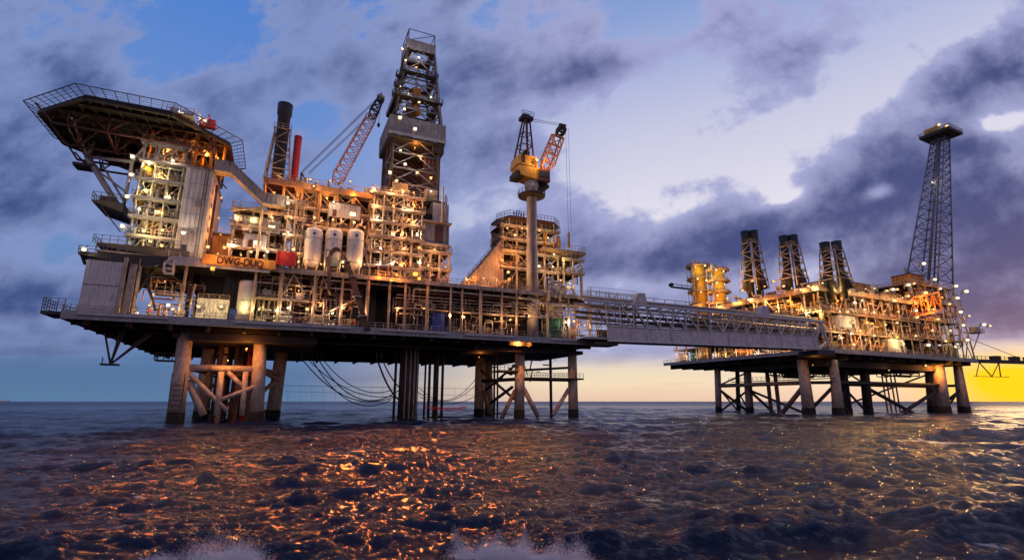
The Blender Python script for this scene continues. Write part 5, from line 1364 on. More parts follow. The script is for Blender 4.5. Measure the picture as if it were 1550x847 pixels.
# twin yellow-lit columns
for i, (ua, ub, vt_, sd) in enumerate(((1046, 1073, 398, 4), (1076, 1101, 404, 4.5))):
    da, za = P2.g(ua, 440, sd); db, _ = P2.g(ub, 440, sd); dc_ = (da + db) / 2; r = abs(da - db) / 2 * .62
    zt3 = P2.g((ua + ub) / 2, vt_, sd)[1]
    t = Thing(P2, 'process_column', ['taller yellow-lit fractionation column with ring platforms, outer one of the pair', 'yellow-lit process column with ring platforms, inner one nearer the stacks'][i], 'process column', (sd, dc_, 29))
    t.part('shell', MB().lathe([(r, 0), (r, zt3 - 31), (r * .7, zt3 - 29.6), (.2, zt3 - 29)], (sd, dc_, 29), 18), 'yellow')
    for k in range(5):
        z = 34 + (zt3 - 35.5) * k / 4
        mb = MB().lathe([(r, 0), (r + 1.9, 0), (r + 1.9, .5), (r, .5)], (sd, dc_, z), 16)
        mb.rail([(sd + (r + 1.4) * cos(q * pi / 5), dc_ + (r + 1.4) * sin(q * pi / 5), z + .25) for q in range(10)], closed=True, sp=2, r=.06)
        t.part('ring_platform', mb, 'ochre')
    t.part('cage', MB().bar((sd - r - 1.6, dc_ - 1.6, 30), (sd - r - 1.6, dc_ - 1.6, zt3), .2).bar((sd - r - 1.6, dc_ + 1.6, 30), (sd - r - 1.6, dc_ + 1.6, zt3), .2).bar((sd + 1, dc_ - r - 1.5, 30), (sd + 1, dc_ - r - 1.5, zt3), .2).bar((sd, dc_ + r + 1.5, 30), (sd, dc_ + r + 1.5, zt3), .2), 'cream')
    t.part('overhead_pipe', MB().bend([(sd, dc_, zt3 - .5), (sd, dc_, zt3 + 1), (sd - r - .6, dc_, zt3 + 1), (sd - r - .6, dc_, 31)], .3), 'pipe')
    t.part('skirt', MB().tube((sd, dc_, DZ), (sd, dc_, 29), r * .9, 14), 'ochre')
# small outrigger left of columns
t = Thing(P2, 'outrigger_gantry', 'dark outrigger gantry sticking out left of the yellow columns', 'gantry', P2.q(1035, 440, 4))
a, b = Vector(P2.q(1016, 434, 4)), Vector(P2.q(1050, 438, 4))
t.part('beam', MB().bar(a, b, .8).bar(a + Vector((0, 0, 1.4)), b + Vector((0, 0, 1.0)), .3).bar(a, a + Vector((0, 0, 1.8)), .3).bar(a.lerp(b, .5), a.lerp(b, .5) + Vector((0, 0, 1.4)), .25), 'dark')
t.part('winch', MB().tube(a + Vector((0, -.8, .9)), a + Vector((0, .8, .9)), .7, 10), 'black')

# twin flue stacks
def twin(label, ub, vb, ut, vt_, fn, dd, gap):
    # fn gives frame point at depth dd
    bse = Vector(fn(ub, vb, dd)); top = Vector(fn(ut, vt_, dd)); H = top.z - bse.z
    c = Thing(P2, 'twin_exhaust_stack', label, 'exhaust stack', tuple(bse), 'twin exhaust stacks on the processing platform')
    for k, o in enumerate((-gap, gap)):
        r = 1.15
        c.part('flue', MB().lathe([(r, -6), (r, H * .7), (r * 1.05, H * .76), (r * 1.18, H * .8), (r * 1.28, H), (r * 1.05, H), (r, H * .9)], (bse.x + o * .82, bse.y - o * .82, bse.z), 16), 'black')
        c.part('flue_root', MB().tube((bse.x + o * 1.0, bse.y - o * 1.0, bse.z + H * .2), (bse.x + o * 1.9, bse.y - o * 1.7, bse.z - 3), r * .95, 12), 'black')
    mb = MB(); n = 4; Hc = H * .74
    k0, k1 = gap + 1.9, gap + .9
    cr = [[Vector((bse.x + sx * (k0 + (k1 - k0) * i / n), bse.y + sy * (k0 + (k1 - k0) * i / n), bse.z + Hc * i / n)) for sx, sy in cor] for i in range(n + 1)]
    for q in range(4): mb.tube(cr[0][q] - Vector((0, 0, 3)), cr[-1][q], .2, 6)
    for i in range(n + 1):
        for q in range(4):
            mb.tube(cr[i][q], cr[i][(q + 1) % 4], .14, 5)
            if i < n:
                if i % 2: mb.tube(cr[i][q], cr[i + 1][(q + 1) % 4], .13, 5)
                else: mb.tube(cr[i][(q + 1) % 4], cr[i + 1][q], .13, 5)
    mb.rail([p for p in cr[-1]], closed=True, sp=1.5, r=.06)
    c.part('support_frame', mb, 'rustp' if 0 else 'cream')
twin('tallest pair of black flues, nearest the yellow columns', 1142, 425, 1136, 349, P2.q, 6, 1.2)
twin('middle pair of black flues on the processing platform', 1201, 422, 1192, 357, P2.q, 6, 1.2)
twin('pair of black flues nearest the flare tower', 1265, 424, 1254, 367, P2.q, 8, 1.35)

# flare tower
fb = Vector(P2.w(*P2.p(1406, 430, 9))); 
rr = ray(1424, 206); tq = fb.y / rr[1]; ft = Vector((rr[0] * tq, fb.y, rr[2] * tq + CAMH))
hb_, ht_ = 5.4, 2.1
t = Thing(W, 'flare_tower', 'tall slender lattice flare tower with square burning tip platform', 'flare tower', tuple(fb))
an = radians(27)
def fpt(k, q):
    h = hb_ + (ht_ - hb_) * k; c = fb.lerp(ft, k); sx, sy = cor[q]
    return c + Vector((sx * h * cos(an) - sy * h * sin(an), sx * h * sin(an) + sy * h * cos(an), 0))
for q in range(4): t.part('leg', MB().tube(fpt(-.08, q), fpt(1, q), .28, 6), 'blue_steel')
ks = [0]; 
while ks[-1] < 1: ks.append(ks[-1] + .085 - .045 * ks[-1])
ks = [k / ks[-1] for k in ks]
mb = MB(); mg = MB()
for k in ks:
    for q in range(4): mg.tube(fpt(k, q), fpt(k, (q + 1) % 4), .14, 5)
for a, b in zip(ks, ks[1:]):
    for q in range(4):
        mb.tube(fpt(a, q), fpt(b, (q + 1) % 4), .11, 5).tube(fpt(a, (q + 1) % 4), fpt(b, q), .11, 5)
t.part('girt', mg, 'blue_steel'); t.part('lattice', mb, 'blue_steel')
t.part('flare_pipe', MB().tube(fb + Vector((-1, 0, -3)), ft + Vector((-.3, 0, 2)), .5, 8).tube(fb + Vector((2, 1, -3)), ft + Vector((.6, .6, 1)), .3, 8), 'blue_steel')
mb = MB(); e = 5.3
pl = [ft + Vector((sx * e * cos(an) - sy * e * sin(an), sx * e * sin(an) + sy * e * cos(an), 0)) for sx, sy in cor]
mb.prism([(p.x, p.y) for p in pl], ft.z - .5, ft.z + .7)
t.part('tip_platform', mb, 'black')
t.part('wind_shield', MB().prism([(ft.x + (p.x - ft.x) * .45 - 2.5, ft.y + (p.y - ft.y) * .45) for p in pl], ft.z + .72, ft.z + 3.0).bar(ft + Vector((-4, 0, .7)), ft + Vector((-4, 0, 3)), .5).bar(ft + Vector((-1, 0, .7)), ft + Vector((-1, 0, 3.6)), .5), 'yellow')
t.part('tip_rail', MB().rail([p + Vector((0, 0, .7)) for p in pl], closed=True, sp=2, r=.07), 'cream')

# jacket of platform two
t = Thing(P2, 'jacket', 'long many-legged jacket of the farther platform against the yellow horizon', 'jacket', (40, 20, 0))
def l2(ut, vt_, ub, vb, fn, dd, r, m='legp', r2=None):
    a = Vector(fn(ut, vt_, dd)); b = Vector(fn(ub, vb, dd)); n = (b - a).normalized()
    if n.z > -.2: n = Vector((0, 0, -1))
    zt_ = DZ - 2.3; top = a + n * ((a.z - zt_) / -n.z); bot = a + n * ((a.z + 3) / -n.z)
    leg(t, top, bot, r, m=m, r2=r2); return top, bot
Lg = {}
Lg['a'] = l2(1086, 560, 1088, 622, P2.q, 8, 1.1)
Lg['b'] = l2(1131, 560, 1135, 622, P2.q, 12, 1.3)
Lg['b2'] = l2(1116, 560, 1118, 622, P2.q, 26, .8, 'dark')
Lg['c'] = l2(1214, 545, 1224, 620, P2.q, 4, 1.45, r2=1.75)
Lg['d'] = l2(1261, 545, 1269, 620, P2.p, 6, 1.15, 'legp', r2=1.6)
Lg['e'] = l2(1275, 556, 1283, 620, P2.p, 14, 1.3, 'dark')
Lg['f'] = l2(1308, 560, 1314, 618, P2.p, 12, 1.4, 'dark')
Lg['g'] = l2(1405, 550, 1410, 616, P2.p, 14, 1.3, 'rustp')
Lg['h'] = l2(1419, 545, 1428, 616, P2.p, 6, 1.7, 'legp', r2=2.1)
Lg['i'] = l2(1448, 545, 1459, 616, P2.p, 5, 1.3, 'legp', r2=1.8)
def o2(k, z): a, b = Lg[k]; return on(a, b, z)
br = lambda p, q, r, m='dark': t.part('brace', MB().tube(p, q, r, 10), m)
zh = 9.5
for a, b, r in (('a', 'c', .7), ('c', 'd', .5), ('d', 'f', .6), ('e', 'g', .7), ('g', 'i', .5), ('d', 'h', .6)): br(o2(a, zh), o2(b, zh), r, 'rustp' if r == .7 else 'dark')
for a, za, b, zb_, r in (('b', 8, 'c', 0, .4), ('a', 8.5, 'b', 0, .5), ('a', 0, 'b', 8, .35), ('d', 9, 'c', 1, .5), ('f', 8.5, 'h', -6, .6), ('h', 8.5, 'f', -6, .6), ('e', 8, 'f', 0, .4), ('g', 0, 'i', 8, .5), ('d', 8, 'e', 0, .5), ('a', 9, 'b2', 0, .3), ('b2', 8, 'b', 0, .3), ('e', 9, 'd', 0, .4), ('g', 9, 'h', 0, .35), ('g', 14, 'e', 3, .3), ('i', 9, 'h', 0, .35), ('e', 14, 'f', 9.5, .3), ('b', 14, 'a', 9.5, .3)):
    br(o2(a, za), o2(b, zb_), r)
cr_ = o2('b', 0).lerp(o2('c', 0), .52); br(o2('c', 9), Vector((cr_.x, cr_.y, -1)), .75, 'rustp'); br(o2('b', 8), Vector((cr_.x, cr_.y, -1)), .5)
t.part('walkway', MB().box(min(o2('a', 9).x, 6) , 8, 4, 40, zh + 1, zh + 1.2).rail([(5, 4, zh + 1.2), (5, 40, zh + 1.2)], sp=1.6, r=.06), 'dark')
for i, u in enumerate((1165, 1177)):
    s, d, z = P2.q(u, 600, 14); c = Thing(P2, 'caisson_pipe', f'rusty caisson pair standing between the twin-flue side legs, {ordn(i)} from the bridge end'.replace('caisson pair', 'caisson'), 'caisson', (s, d, -3), 'caissons under the processing platform')
    c.part('pipe', MB().tube((s, d, -3), (s, d, DZ - 2), .65, 10), 'rustp')
for i, u in enumerate((1340, 1346, 1353, 1359)):
    s, d, z = P2.p(u, 600, 22); c = Thing(P2, 'riser_pipe', f'thin riser under the processing platform, {ordn(i)} of four from the near corner', 'riser pipe', (s, d, -3), 'risers under the processing platform')
    c.part('pipe', MB().tube((s, d, -3), (s, d, DZ - 2), .28, 8), 'rustp')
# boom off the right end
a, b = Vector(P2.w(L2, 1, DZ - .3)), None
rr = ray(1650, 536); tq = (a.y + 18) / rr[1]; b = Vector((rr[0] * tq, a.y + 18, a.z))
FB = Frame(a.x, a.y, math.degrees(math.atan2(b.y - a.y, b.x - a.x))); bl = 62
t = Thing(FB, 'boom_walkway', 'dark truss boom running out from the far end of the processing platform', 'boom', (0, 0, a.z))
z0_ = a.z - .6
t.part('deck', MB().box(0, bl, 0, 3, z0_, z0_ + 1.1), 'black')
t.part('handrail', MB().rail([(0, 0, z0_ + 1.1), (bl, 0, z0_ + 1.1)], sp=2, r=.07), 'dark')
t.part('truss', MB().tube((4, 1, z0_), (9, 1, z0_ - 5), .2).tube((14, 1, z0_), (13.5, 1, z0_ - 5), .2).tube((9, 1, z0_ - 5), (4, 1, z0_), .2).tube((0, 1, z0_ - 5), (18, 1, z0_ - 5), .12).tube((9, 1, z0_ - 5), (14, 1, z0_), .15).tube((1, 1, z0_ - 5), (4, 1, z0_), .15), 'dark')
t.part('stay_cable', MB().tube((0, 1, z0_ + 9), (26, 1, z0_ + 2), .1), 'black')
mb = MB()
for x in (12, 22, 30, 45): mb.box(x, x + 3, .5, 2.5, z0_ + 1.12, z0_ + 2.6)
parts(t, 'valve_box', mb, 'dark')

# distant ship
sp = Vector(((25 - 775) * 5.2, 4050.0, 0)); 
t = Thing(W, 'cargo_ship', 'tiny pale ship far off on the horizon at the open sea side', 'ship', tuple(sp))
t.part('hull', MB().side_prism([(sp.x - 45, 1), (sp.x + 40, 1), (sp.x + 48, 10), (sp.x - 45, 8)], sp.y, sp.y + 14), 'white')
t.part('deckhouse', MB().box(sp.x - 38, sp.x - 22, sp.y + 2, sp.y + 12, 9, 24).box(sp.x - 32, sp.x - 28, sp.y + 5, sp.y + 8, 24, 31), 'white')
t.part('mast', MB().bar((sp.x + 25, sp.y + 6, 10), (sp.x + 25, sp.y + 6, 28), 1.5), 'white')
# ================================================================== LAMPS
KP = .42
def LP(fr, zone, pts, order='from the left'): lamps(fr, [(p[0], p[1], p[2], p[3], p[4] * KP) + tuple(p[5:]) for p in pts], zone, order)
LP(P1, 'on the outer edge of the stair tower', [(201, 238, 2, 'white', 900, 1.4), (199, 265, 2, 'white', 900, 1.4), (193, 298, 2, 'white', 900, 1.4), (186, 343, 2, 'white', 1100, 1.5)], 'from the top')
LP(P1, 'inside the stair tower', [(226, 250, 5.6, 'green', 700), (244, 268, 5.6, 'green', 600), (262, 244, 4.5, 'white', 400), (222, 290, 5.4, 'green', 700), (256, 300, 5.4, 'green', 600), (212, 318, 5.3, 'green', 700), (240, 322, 5.2, 'green', 600), (218, 350, 4.6, 'green', 800), (246, 349, 4.4, 'warm', 600), (228, 366, 4, 'green', 700)], 'from the top')
LP(P1, 'at the foot of the white accommodation tower', [(278, 353, 2.6, 'white', 900, 1.5), (245, 372, 2.4, 'warm', 400), (315, 374, 3, 'warm', 500)])
LP(P1, 'under the helideck on the orange columns', [(255, 232, 7, 'sodium', 1500, .6), (290, 226, 9, 'sodium', 2200, .6), (312, 235, 14, 'sodium', 2200, .6), (330, 240, 8, 'sodium', 900, .6)])
LP(P1, 'on the helideck rim landing', [(276, 173, 1, 'white', 250), (311, 183, 1, 'white', 250)])
LP(P1, 'on the small balcony at the deck corner', [(128, 378, .8, 'white', 350, 1.2)])
LP(P1, 'beside the orange-lit tower side', [(331, 330, 9, 'sodium', 1500, .6), (334, 355, 8, 'sodium', 1300, .6), (340, 375, 5, 'warm', 500), (335, 300, 11, 'sodium', 900, .6)], 'from the bottom')
LP(P1, 'on the lower deck left of the ribbed tank', [(200, 466, 3, 'warm', 400), (208, 474, 2.4, 'green', 400), (226, 462, 3.5, 'warm', 500), (232, 447, 6, 'sodium', 500, .6), (255, 462, 3, 'white', 450, 1.2), (262, 468, 2, 'warm', 300), (250, 426, 4, 'warm', 200, .7)])
LP(P1, 'in front of the white tanks', [(301, 464, 1.6, 'green', 380, .9), (335, 464, 1.6, 'green', 380, .9), (342, 441, 5, 'white', 250), (374, 466, 1.2, 'green', 350, .8), (367, 470, 1.4, 'green', 250, .7)])
LP(P1, 'along the lower deck below the silos', [(392, 468, 2, 'green', 450), (408, 452, 3, 'warm', 400), (418, 470, 2, 'green', 450), (436, 466, 2, 'white', 450), (452, 440, 3, 'warm', 350, .8), (465, 468, 2, 'warm', 450), (485, 462, 2.5, 'warm', 400, .8), (503, 474, 2, 'white', 500, 1.2), (520, 466, 2, 'warm', 450), (545, 472, 2, 'warm', 400)])
LP(P1, 'in the utility module', [(358, 330, 5, 'warm', 450), (372, 352, 5, 'warm', 450, .9), (352, 372, 5, 'white', 450), (384, 334, 5, 'green', 400), (380, 381, 4, 'warm', 500), (400, 356, 5, 'warm', 450), (405, 381, 4, 'white', 450), (412, 330, 5, 'warm', 400)])
LP(P1, 'on the stair scaffold by the silos', [(436, 308, 2.2, 'white', 450), (441, 330, 2.2, 'warm', 450), (436, 352, 2.2, 'white', 500, 1.2), (444, 378, 2.2, 'warm', 450)], 'from the top')
LP(P1, 'around the silo tops', [(462, 332, 4.5, 'sodium', 600, .7), (476, 330, 2.4, 'warm', 500, .8), (488, 334, 4.5, 'warm', 450, .7), (504, 333, 2.4, 'warm', 500, .8), (519, 335, 4.5, 'sodium', 600, .7), (536, 337, 2.4, 'warm', 600, .9), (552, 344, 3, 'sodium', 700, .8)])
LP(P1, 'at the silo feet', [(452, 396, 1.6, 'warm', 500, .8), (486, 400, 1.2, 'warm', 450, .7), (519, 403, 1.2, 'warm', 450, .7), (552, 400, 1.6, 'warm', 600, .9), (512, 392, -.6, 'green', 150, .7)])
LP(P1, 'under the brown roof deck', [(415, 292, 6, 'sodium', 900, .7), (435, 300, 6, 'warm', 500), (450, 296, 6, 'sodium', 900, .7), (475, 282, 5, 'warm', 700), (495, 300, 6, 'sodium', 900, .7), (505, 306, 5, 'white', 450), (535, 296, 6, 'sodium', 800, .7), (560, 290, 5, 'sodium', 800, .7)])
LP(P1, 'on the roof deck rail by the crane boom', [(470, 272, 7, 'warm', 350, .8), (500, 274, 7, 'warm', 350, .7), (530, 275, 7, 'warm', 350, .8), (422, 272, 8, 'warm', 500, .8)])
LP(P1, 'on the front of the derrick wind wall', [(605, 179, 1.5, 'white', 900, 1.6), (628, 196, 1.5, 'white', 900, 1.6)])
LP(P1, 'on the derrick mast', [(609, 75, 8, 'white', 300, 1.0), (634, 88, 8, 'white', 400, 1.1), (614, 92, 8, 'white', 200, .8), (630, 103, 8, 'warm', 300, .8), (606, 131, 6, 'white', 200, .7), (618, 142, 6, 'white', 350, .9), (652, 148, 6, 'white', 350, .9), (634, 155, 8, 'green', 600, 1.2), (612, 166, 6, 'white', 300, .9)], 'from the top')
LP(P1, 'inside the lower derrick below the wind wall', [(640, 212, 9, 'warm', 350, .8), (628, 224, 8, 'sodium', 900, .8), (606, 228, 5, 'white', 450, 1.1), (613, 249, 5, 'white', 500, 1.1), (636, 240, 7, 'warm', 400, .9), (590, 262, 4, 'white', 900, 1.1), (600, 274, 4, 'warm', 900), (631, 262, 4, 'warm', 700), (652, 270, 4, 'warm', 500, .9)], 'from the top')
sub = []
rnd = random.Random(31)
for i, v in enumerate((290, 312, 334, 356, 378, 400)):
    for j, u in enumerate((570, 592, 612, 630)):
        sub.append((u + rnd.uniform(-5, 5), v + rnd.uniform(-3, 4), 3.4 + rnd.random() * 1.5, rnd.choice(('warm', 'warm', 'sodium', 'white')), rnd.uniform(450, 800), rnd.choice((.7, .9, 1.1))))
LP(P1, 'on the drilling substructure scaffold', sub, 'from the top')
LP(P1, 'burning fiercely orange at the foot of the substructure', [(628, 415, .2, 'sodium', 11000, 2.4)])
LP(P1, 'at the foot of the panelled module', [(648, 402, 1.5, 'warm', 600, .8), (664, 408, 1.5, 'sodium', 700, .8), (657, 378, 3, 'warm', 500, .7), (674, 404, 1.5, 'warm', 450, .8), (600, 416, .6, 'sodium', 800, .8), (575, 416, .6, 'sodium', 800, .8), (652, 290, 3, 'white', 300, .9)])
LP(P1, 'in front of the sloping orange wall', [(716, 420, 4, 'sodium', 900, .7), (732, 421, 4, 'warm', 700, .8), (748, 420, 4, 'sodium', 900, .7), (769, 412, 5, 'warm', 1600, 1.3), (706, 424, 4, 'warm', 400, .6)])
LP(P1, 'on the module around the crane column', [(779, 356, 6, 'warm', 700, 1.1), (768, 345, 6, 'warm', 400, .7), (790, 346, 6, 'warm', 400, .7), (829, 360, 6, 'green', 600, 1.1), (816, 349, 6, 'warm', 400, .8), (811, 382, 5, 'warm', 900, 1.3), (815, 403, 5, 'white', 600, 1), (838, 385, 5, 'green', 600, 1), (836, 404, 5, 'white', 500, 1), (828, 421, 5, 'warm', 600), (848, 424, 5, 'warm', 600), (862, 428, 4, 'green', 350, .8), (853, 395, 6, 'green', 450, .8), (775, 385, 7, 'sodium', 800, .7), (760, 395, 7, 'sodium', 800, .7)], 'from the top')
LP(P1, 'on the pedestal crane cab', [(812, 243, .2, 'warm', 900, 1.1)])
LP(P1, 'glowing beside the crane boom', [(822, 250, 1.0, 'sodium', 1300, .6)])
LP(P1, 'above the lettered sign board', [(330, 384, -.9, 'warm', 350, .6), (365, 386, -.9, 'warm', 350, .6), (400, 387, -.9, 'warm', 350, .6), (432, 378, -1, 'warm', 250, .6)])  # small lamps added to brighten the sign board
LP(P1, 'along the lower deck between derrick and scaffold', [(601, 470, 3, 'warm', 440, .7), (641, 468, 3, 'warm', 400, .7), (679, 478, 2, 'warm', 500, .7), (702, 480, 2, 'warm', 560, .8), (726, 482, 2, 'white', 560, .8), (749, 482, 2, 'warm', 560, .7), (772, 484, 2, 'warm', 560, .8), (800, 479, .8, 'warm', 1200, 1.2), (822, 462, 4, 'warm', 500, .7), (856, 488, 2, 'white', 700, 1.0), (868, 486, 2, 'warm', 700, 1), (884, 492, 2, 'warm', 700, .9)])
LP(P1, 'on the jacket under the deck', [(373, 528, 3, 'sodium', 2600, .9), (345, 545, 4, 'sodium', 1600, .7), (783, 520, 3.2, 'sodium', 8000, .8), (862, 522, 4, 'sodium', 900, .5), (725, 540, 12, 'sodium', 600, .5)])
def seaward(par, fr, c, power, tilt=-.22, cone=105):  # spot beam added to throw an orange reflection on the water
    d = bpy.data.lights.new('added_sea_beam', 'SPOT'); d.color = c; d.energy = power; d.spot_size = radians(cone); d.spot_blend = .6; d.shadow_soft_size = 2.0
    o = bpy.data.objects.new('added_sea_beam', d); COL.objects.link(o); o.parent = par; o.location = (0, -1.1, 0)
    o.rotation_euler = Vector((0, -1, tilt)).to_track_quat('-Z', 'Y').to_euler()
for i, (u, v, d, pw, lab) in enumerate(((634, 422, -.4, 60000, 'orange floodlight aimed at the sea from the substructure foot'), (592, 424, -.4, 22000, 'dimmer orange floodlight aimed at the sea beside the hose arch'), (322, 407, -.5, 9000, 'small orange floodlight aimed at the sea below the sign board'))):  # floodlights added for the orange reflection on the water, positions assumed
    s_, z_ = P1.f(u, v, d); e_ = LK.put(P1, s_, d, z_, 'sodium', 300, lab, 'added floodlights aimed at the sea', 1.5); seaward(e_, P1, (1, .25, .05), pw, -.2, 95)
for i, (u, v, d, pw, lab) in enumerate(((1404, 468, -.6, 260000, 'orange floodlight aimed at the sea from the bright end bays'), (1300, 500, -.6, 40000, 'orange floodlight aimed at the sea near the bridge corner'))):  # two more added floodlights, for the reflection below the processing platform
    s_, z_ = P2.f(u, v, d); e_ = LK.put(P2, s_, d, z_, 'sodium', 500, lab, 'added floodlights aimed at the sea', 1.6); seaward(e_, P2, (1, .27, .08), pw)
# platform two
def LP2(zone, pts, fn, s, order='from the left'):
    for i, p in enumerate(pts):
        u, v, c, pw = p[:4]; sz = p[4] if len(p) > 4 else 1.2
        ss, dd, zz = fn(u, v, s)
        LK.put(P2, ss, dd, zz, c, pw * KP, f'lit floodlight {zone}, {ordn(i)} {order}', 'lit floodlights on the platforms', sz)
LP2('on the yellow process columns', [(1052, 404, 'green', 1600), (1066, 402, 'green', 1600), (1083, 409, 'green', 1600), (1094, 411, 'green', 1300), (1055, 422, 'green', 1600), (1068, 424, 'green', 1500), (1084, 428, 'green', 1500), (1096, 430, 'green', 1200), (1060, 442, 'warm', 1600), (1085, 447, 'warm', 1500), (1070, 458, 'sodium', 1600), (1100, 452, 'sodium', 1500)], P2.q, -1.2, 'from the top')
rnd = random.Random(77)
pts = []
for u in range(1112, 1250, 12):
    pts.append((u + rnd.uniform(-4, 4), 434 + rnd.uniform(-9, 6), rnd.choice(('warm', 'sodium', 'sodium', 'green')), rnd.uniform(700, 1500), rnd.choice((.8, 1.1, 1.5))))
LP2('along the roof edge on the bridge side', pts, P2.q, .2)
pts = []
for u in range(1022, 1250, 12):
    v = rnd.choice((462, 470, 452)) if u > 1105 else 466
    pts.append((u + rnd.uniform(-4, 4), v + rnd.uniform(-5, 6), rnd.choice(('warm', 'sodium', 'green', 'warm')), rnd.uniform(700, 1500), rnd.choice((.7, .9, 1.2))))
LP2('in the middle floors on the bridge side', pts, P2.q, .4)
pts = [(u + rnd.uniform(-3, 3), 538 - (u - 1020) * .03 + rnd.uniform(-3, 3), rnd.choice(('green', 'warm', 'white')), rnd.uniform(400, 900), rnd.choice((.7, .9))) for u in range(1022, 1215, 15)]
LP2('under the bridge along the deck edge', pts, P2.q, .6)
pts = []
for v in (440, 455, 470, 488, 505, 516):
    for u in range(1268, 1372, 19):
        pts.append((u + rnd.uniform(-7, 7), v + rnd.uniform(-5, 5), rnd.choice(('warm', 'warm', 'green', 'white', 'sodium')), rnd.uniform(600, 1400), rnd.choice((.8, 1.1, 1.5))))
LP2('on the sea-side face beside the near corner', pts, P2.p, .4, 'from the top')
pts = [(1396, 399, 'white', 2200, 2.4), (1413, 423, 'white', 1500, 2.0), (1373, 431, 'white', 1500, 2.2), (1382, 429, 'warm', 900, 1.6), (1445, 433, 'white', 1800, 2.2), (1460, 441, 'white', 2000, 2.6), (1422, 437, 'white', 1000, 1.6), (1399, 443, 'warm', 1800, 2.4), (1373, 448, 'warm', 1000, 1.8), (1447, 451, 'white', 1400, 2.2), (1350, 438, 'white', 1200, 2), (1353, 455, 'warm', 1000, 1.8), (1385, 470, 'white', 1200, 1.8), (1386, 480, 'warm', 1200, 2), (1418, 483, 'warm', 1000, 1.8), (1452, 472, 'white', 1500, 2.2), (1456, 492, 'white', 1300, 2), (1462, 514, 'white', 1300, 2.2), (1403, 522, 'white', 1300, 2.2), (1430, 516, 'green', 900, 1.6), (1437, 500, 'green', 900, 1.5), (1436, 460, 'green', 900, 1.5), (1410, 500, 'warm', 900, 1.4), (1400, 455, 'sodium', 7000, 1), (1412, 468, 'sodium', 5000, 1), (1387, 458, 'sodium', 1800, 1), (1425, 450, 'sodium', 1500, 1), (1385, 508, 'warm', 800, 1.4), (1445, 525, 'green', 700, 1.4), (1366, 520, 'green', 800, 1.4), (1466, 478, 'green', 700, 1.2), (1487, 491, 'white', 1800, 2.4), (1497, 493, 'warm', 900, 1.6)]
LP2('in the bright end bays below the flare tower', pts, P2.p, .3, 'from the top')
LP2('on the flare tower', [(1410, 276, 'white', 500, 1.2)], P2.p, 4, 'from the top')
LP2('under the processing platform', [(1400, 553, 'warm', 500, 1.2), (1345, 560, 'warm', 300, .9), (1268, 536, 'white', 300, 1.1), (1230, 552, 'sodium', 700, .5), (1415, 556, 'sodium', 6000, .6)], P2.p, 5)
for i, (dx, dy) in enumerate(((-3, -3), (1, -2), (-2, 1))):
    LK.put(W, ft.x + dx, ft.y + dy, ft.z + 3.2, 'warm', 2500, f'lamp glowing on the flare tower tip platform, {ordn(i)} from the outer corner', 'lamps on the flare tip', 2.2)

# ================================================================== SEA
def sea():
    az = np.concatenate([np.linspace(-180, -66, 40)[:-1], np.linspace(-66, 66, 1000), np.linspace(66, 180, 40)[1:-1]])
    az = np.radians(az); na = len(az)
    r = [0.0, 2.5, 5.0, 7.0]
    while r[-1] < 11: r.append(r[-1] * 1.06)
    while r[-1] < 90: r.append(r[-1] * 1.0052)
    while r[-1] < 320: r.append(r[-1] * 1.0085)
    while r[-1] < 32000: r.append(r[-1] * 1.045)
    r = np.array(r); nr = len(r)
    R, A = np.meshgrid(r, az, indexing='ij'); X, Y = R * np.sin(A), R * np.cos(A)
    cell = np.maximum(np.gradient(r)[:, None] * np.ones((1, na)), R * math.radians(.132))
    rng = np.random.default_rng(5); Z = np.zeros_like(X); DX = np.zeros_like(X); DY = np.zeros_like(X)
    wind = math.radians(112)
    for lam in np.concatenate([np.geomspace(26, 6, 14), np.geomspace(6, 1.4, 30), np.geomspace(1.4, .3, 44)]):
        sp_ = .4 if lam > 6 else .8 if lam > 1.4 else 1.1
        th = wind + rng.normal(0, sp_); k = 2 * pi / lam; am = (.0122 if lam < 5 else .0145) * lam ** .78 * rng.uniform(.6, 1.3)
        ph = rng.uniform(0, 2 * pi); P = k * (X * cos(th) + Y * sin(th)) + ph
        att = np.clip((lam / cell - 2.0) / 2.5, 0, 1)
        # slowly varying groups so crests are short
        gk = k / 5; G_ = .6 + .4 * np.sin(gk * (X * cos(th + 1.3) + Y * sin(th + 1.3)) + ph * 3)
        am = am * att * G_
        Z += am * (np.cos(P) + .22 * np.cos(2 * P)); DX -= 1.05 * am * cos(th) * np.sin(P); DY -= 1.05 * am * sin(th) * np.sin(P)
    X2, Y2 = X + DX, Y + DY
    V = np.stack([X2, Y2, Z], -1).reshape(-1, 3)
    i, j = np.meshgrid(np.arange(nr - 1), np.arange(na), indexing='ij'); j2 = (j + 1) % na
    Fq = np.stack([i * na + j, i * na + j2, (i + 1) * na + j2, (i + 1) * na + j], -1).reshape(-1, 4)[:, ::-1]
    me = bpy.data.meshes.new('sea')
    me.vertices.add(len(V)); me.vertices.foreach_set('co', V.ravel())
    me.loops.add(Fq.size); me.loops.foreach_set('vertex_index', Fq.ravel().astype(np.int32))
    me.polygons.add(len(Fq)); me.polygons.foreach_set('loop_start', np.arange(0, Fq.size, 4, dtype=np.int32))
    me.polygons.foreach_set('use_smooth', np.ones(len(Fq), bool)); me.update(calc_edges=True)
    o = bpy.data.objects.new('sea', me); COL.objects.link(o); o['kind'] = 'structure'
    return o
sea_o = sea()
m = bpy.data.materials.new('sea_water'); m.use_nodes = True
n = m.node_tree.nodes; l = m.node_tree.links; n.clear()
out = n.new('ShaderNodeOutputMaterial'); b = n.new('ShaderNodeBsdfPrincipled')
b.inputs['IOR'].default_value = 1.33; b.inputs['Specular IOR Level'].default_value = .34
tc = n.new('ShaderNodeTexCoord')
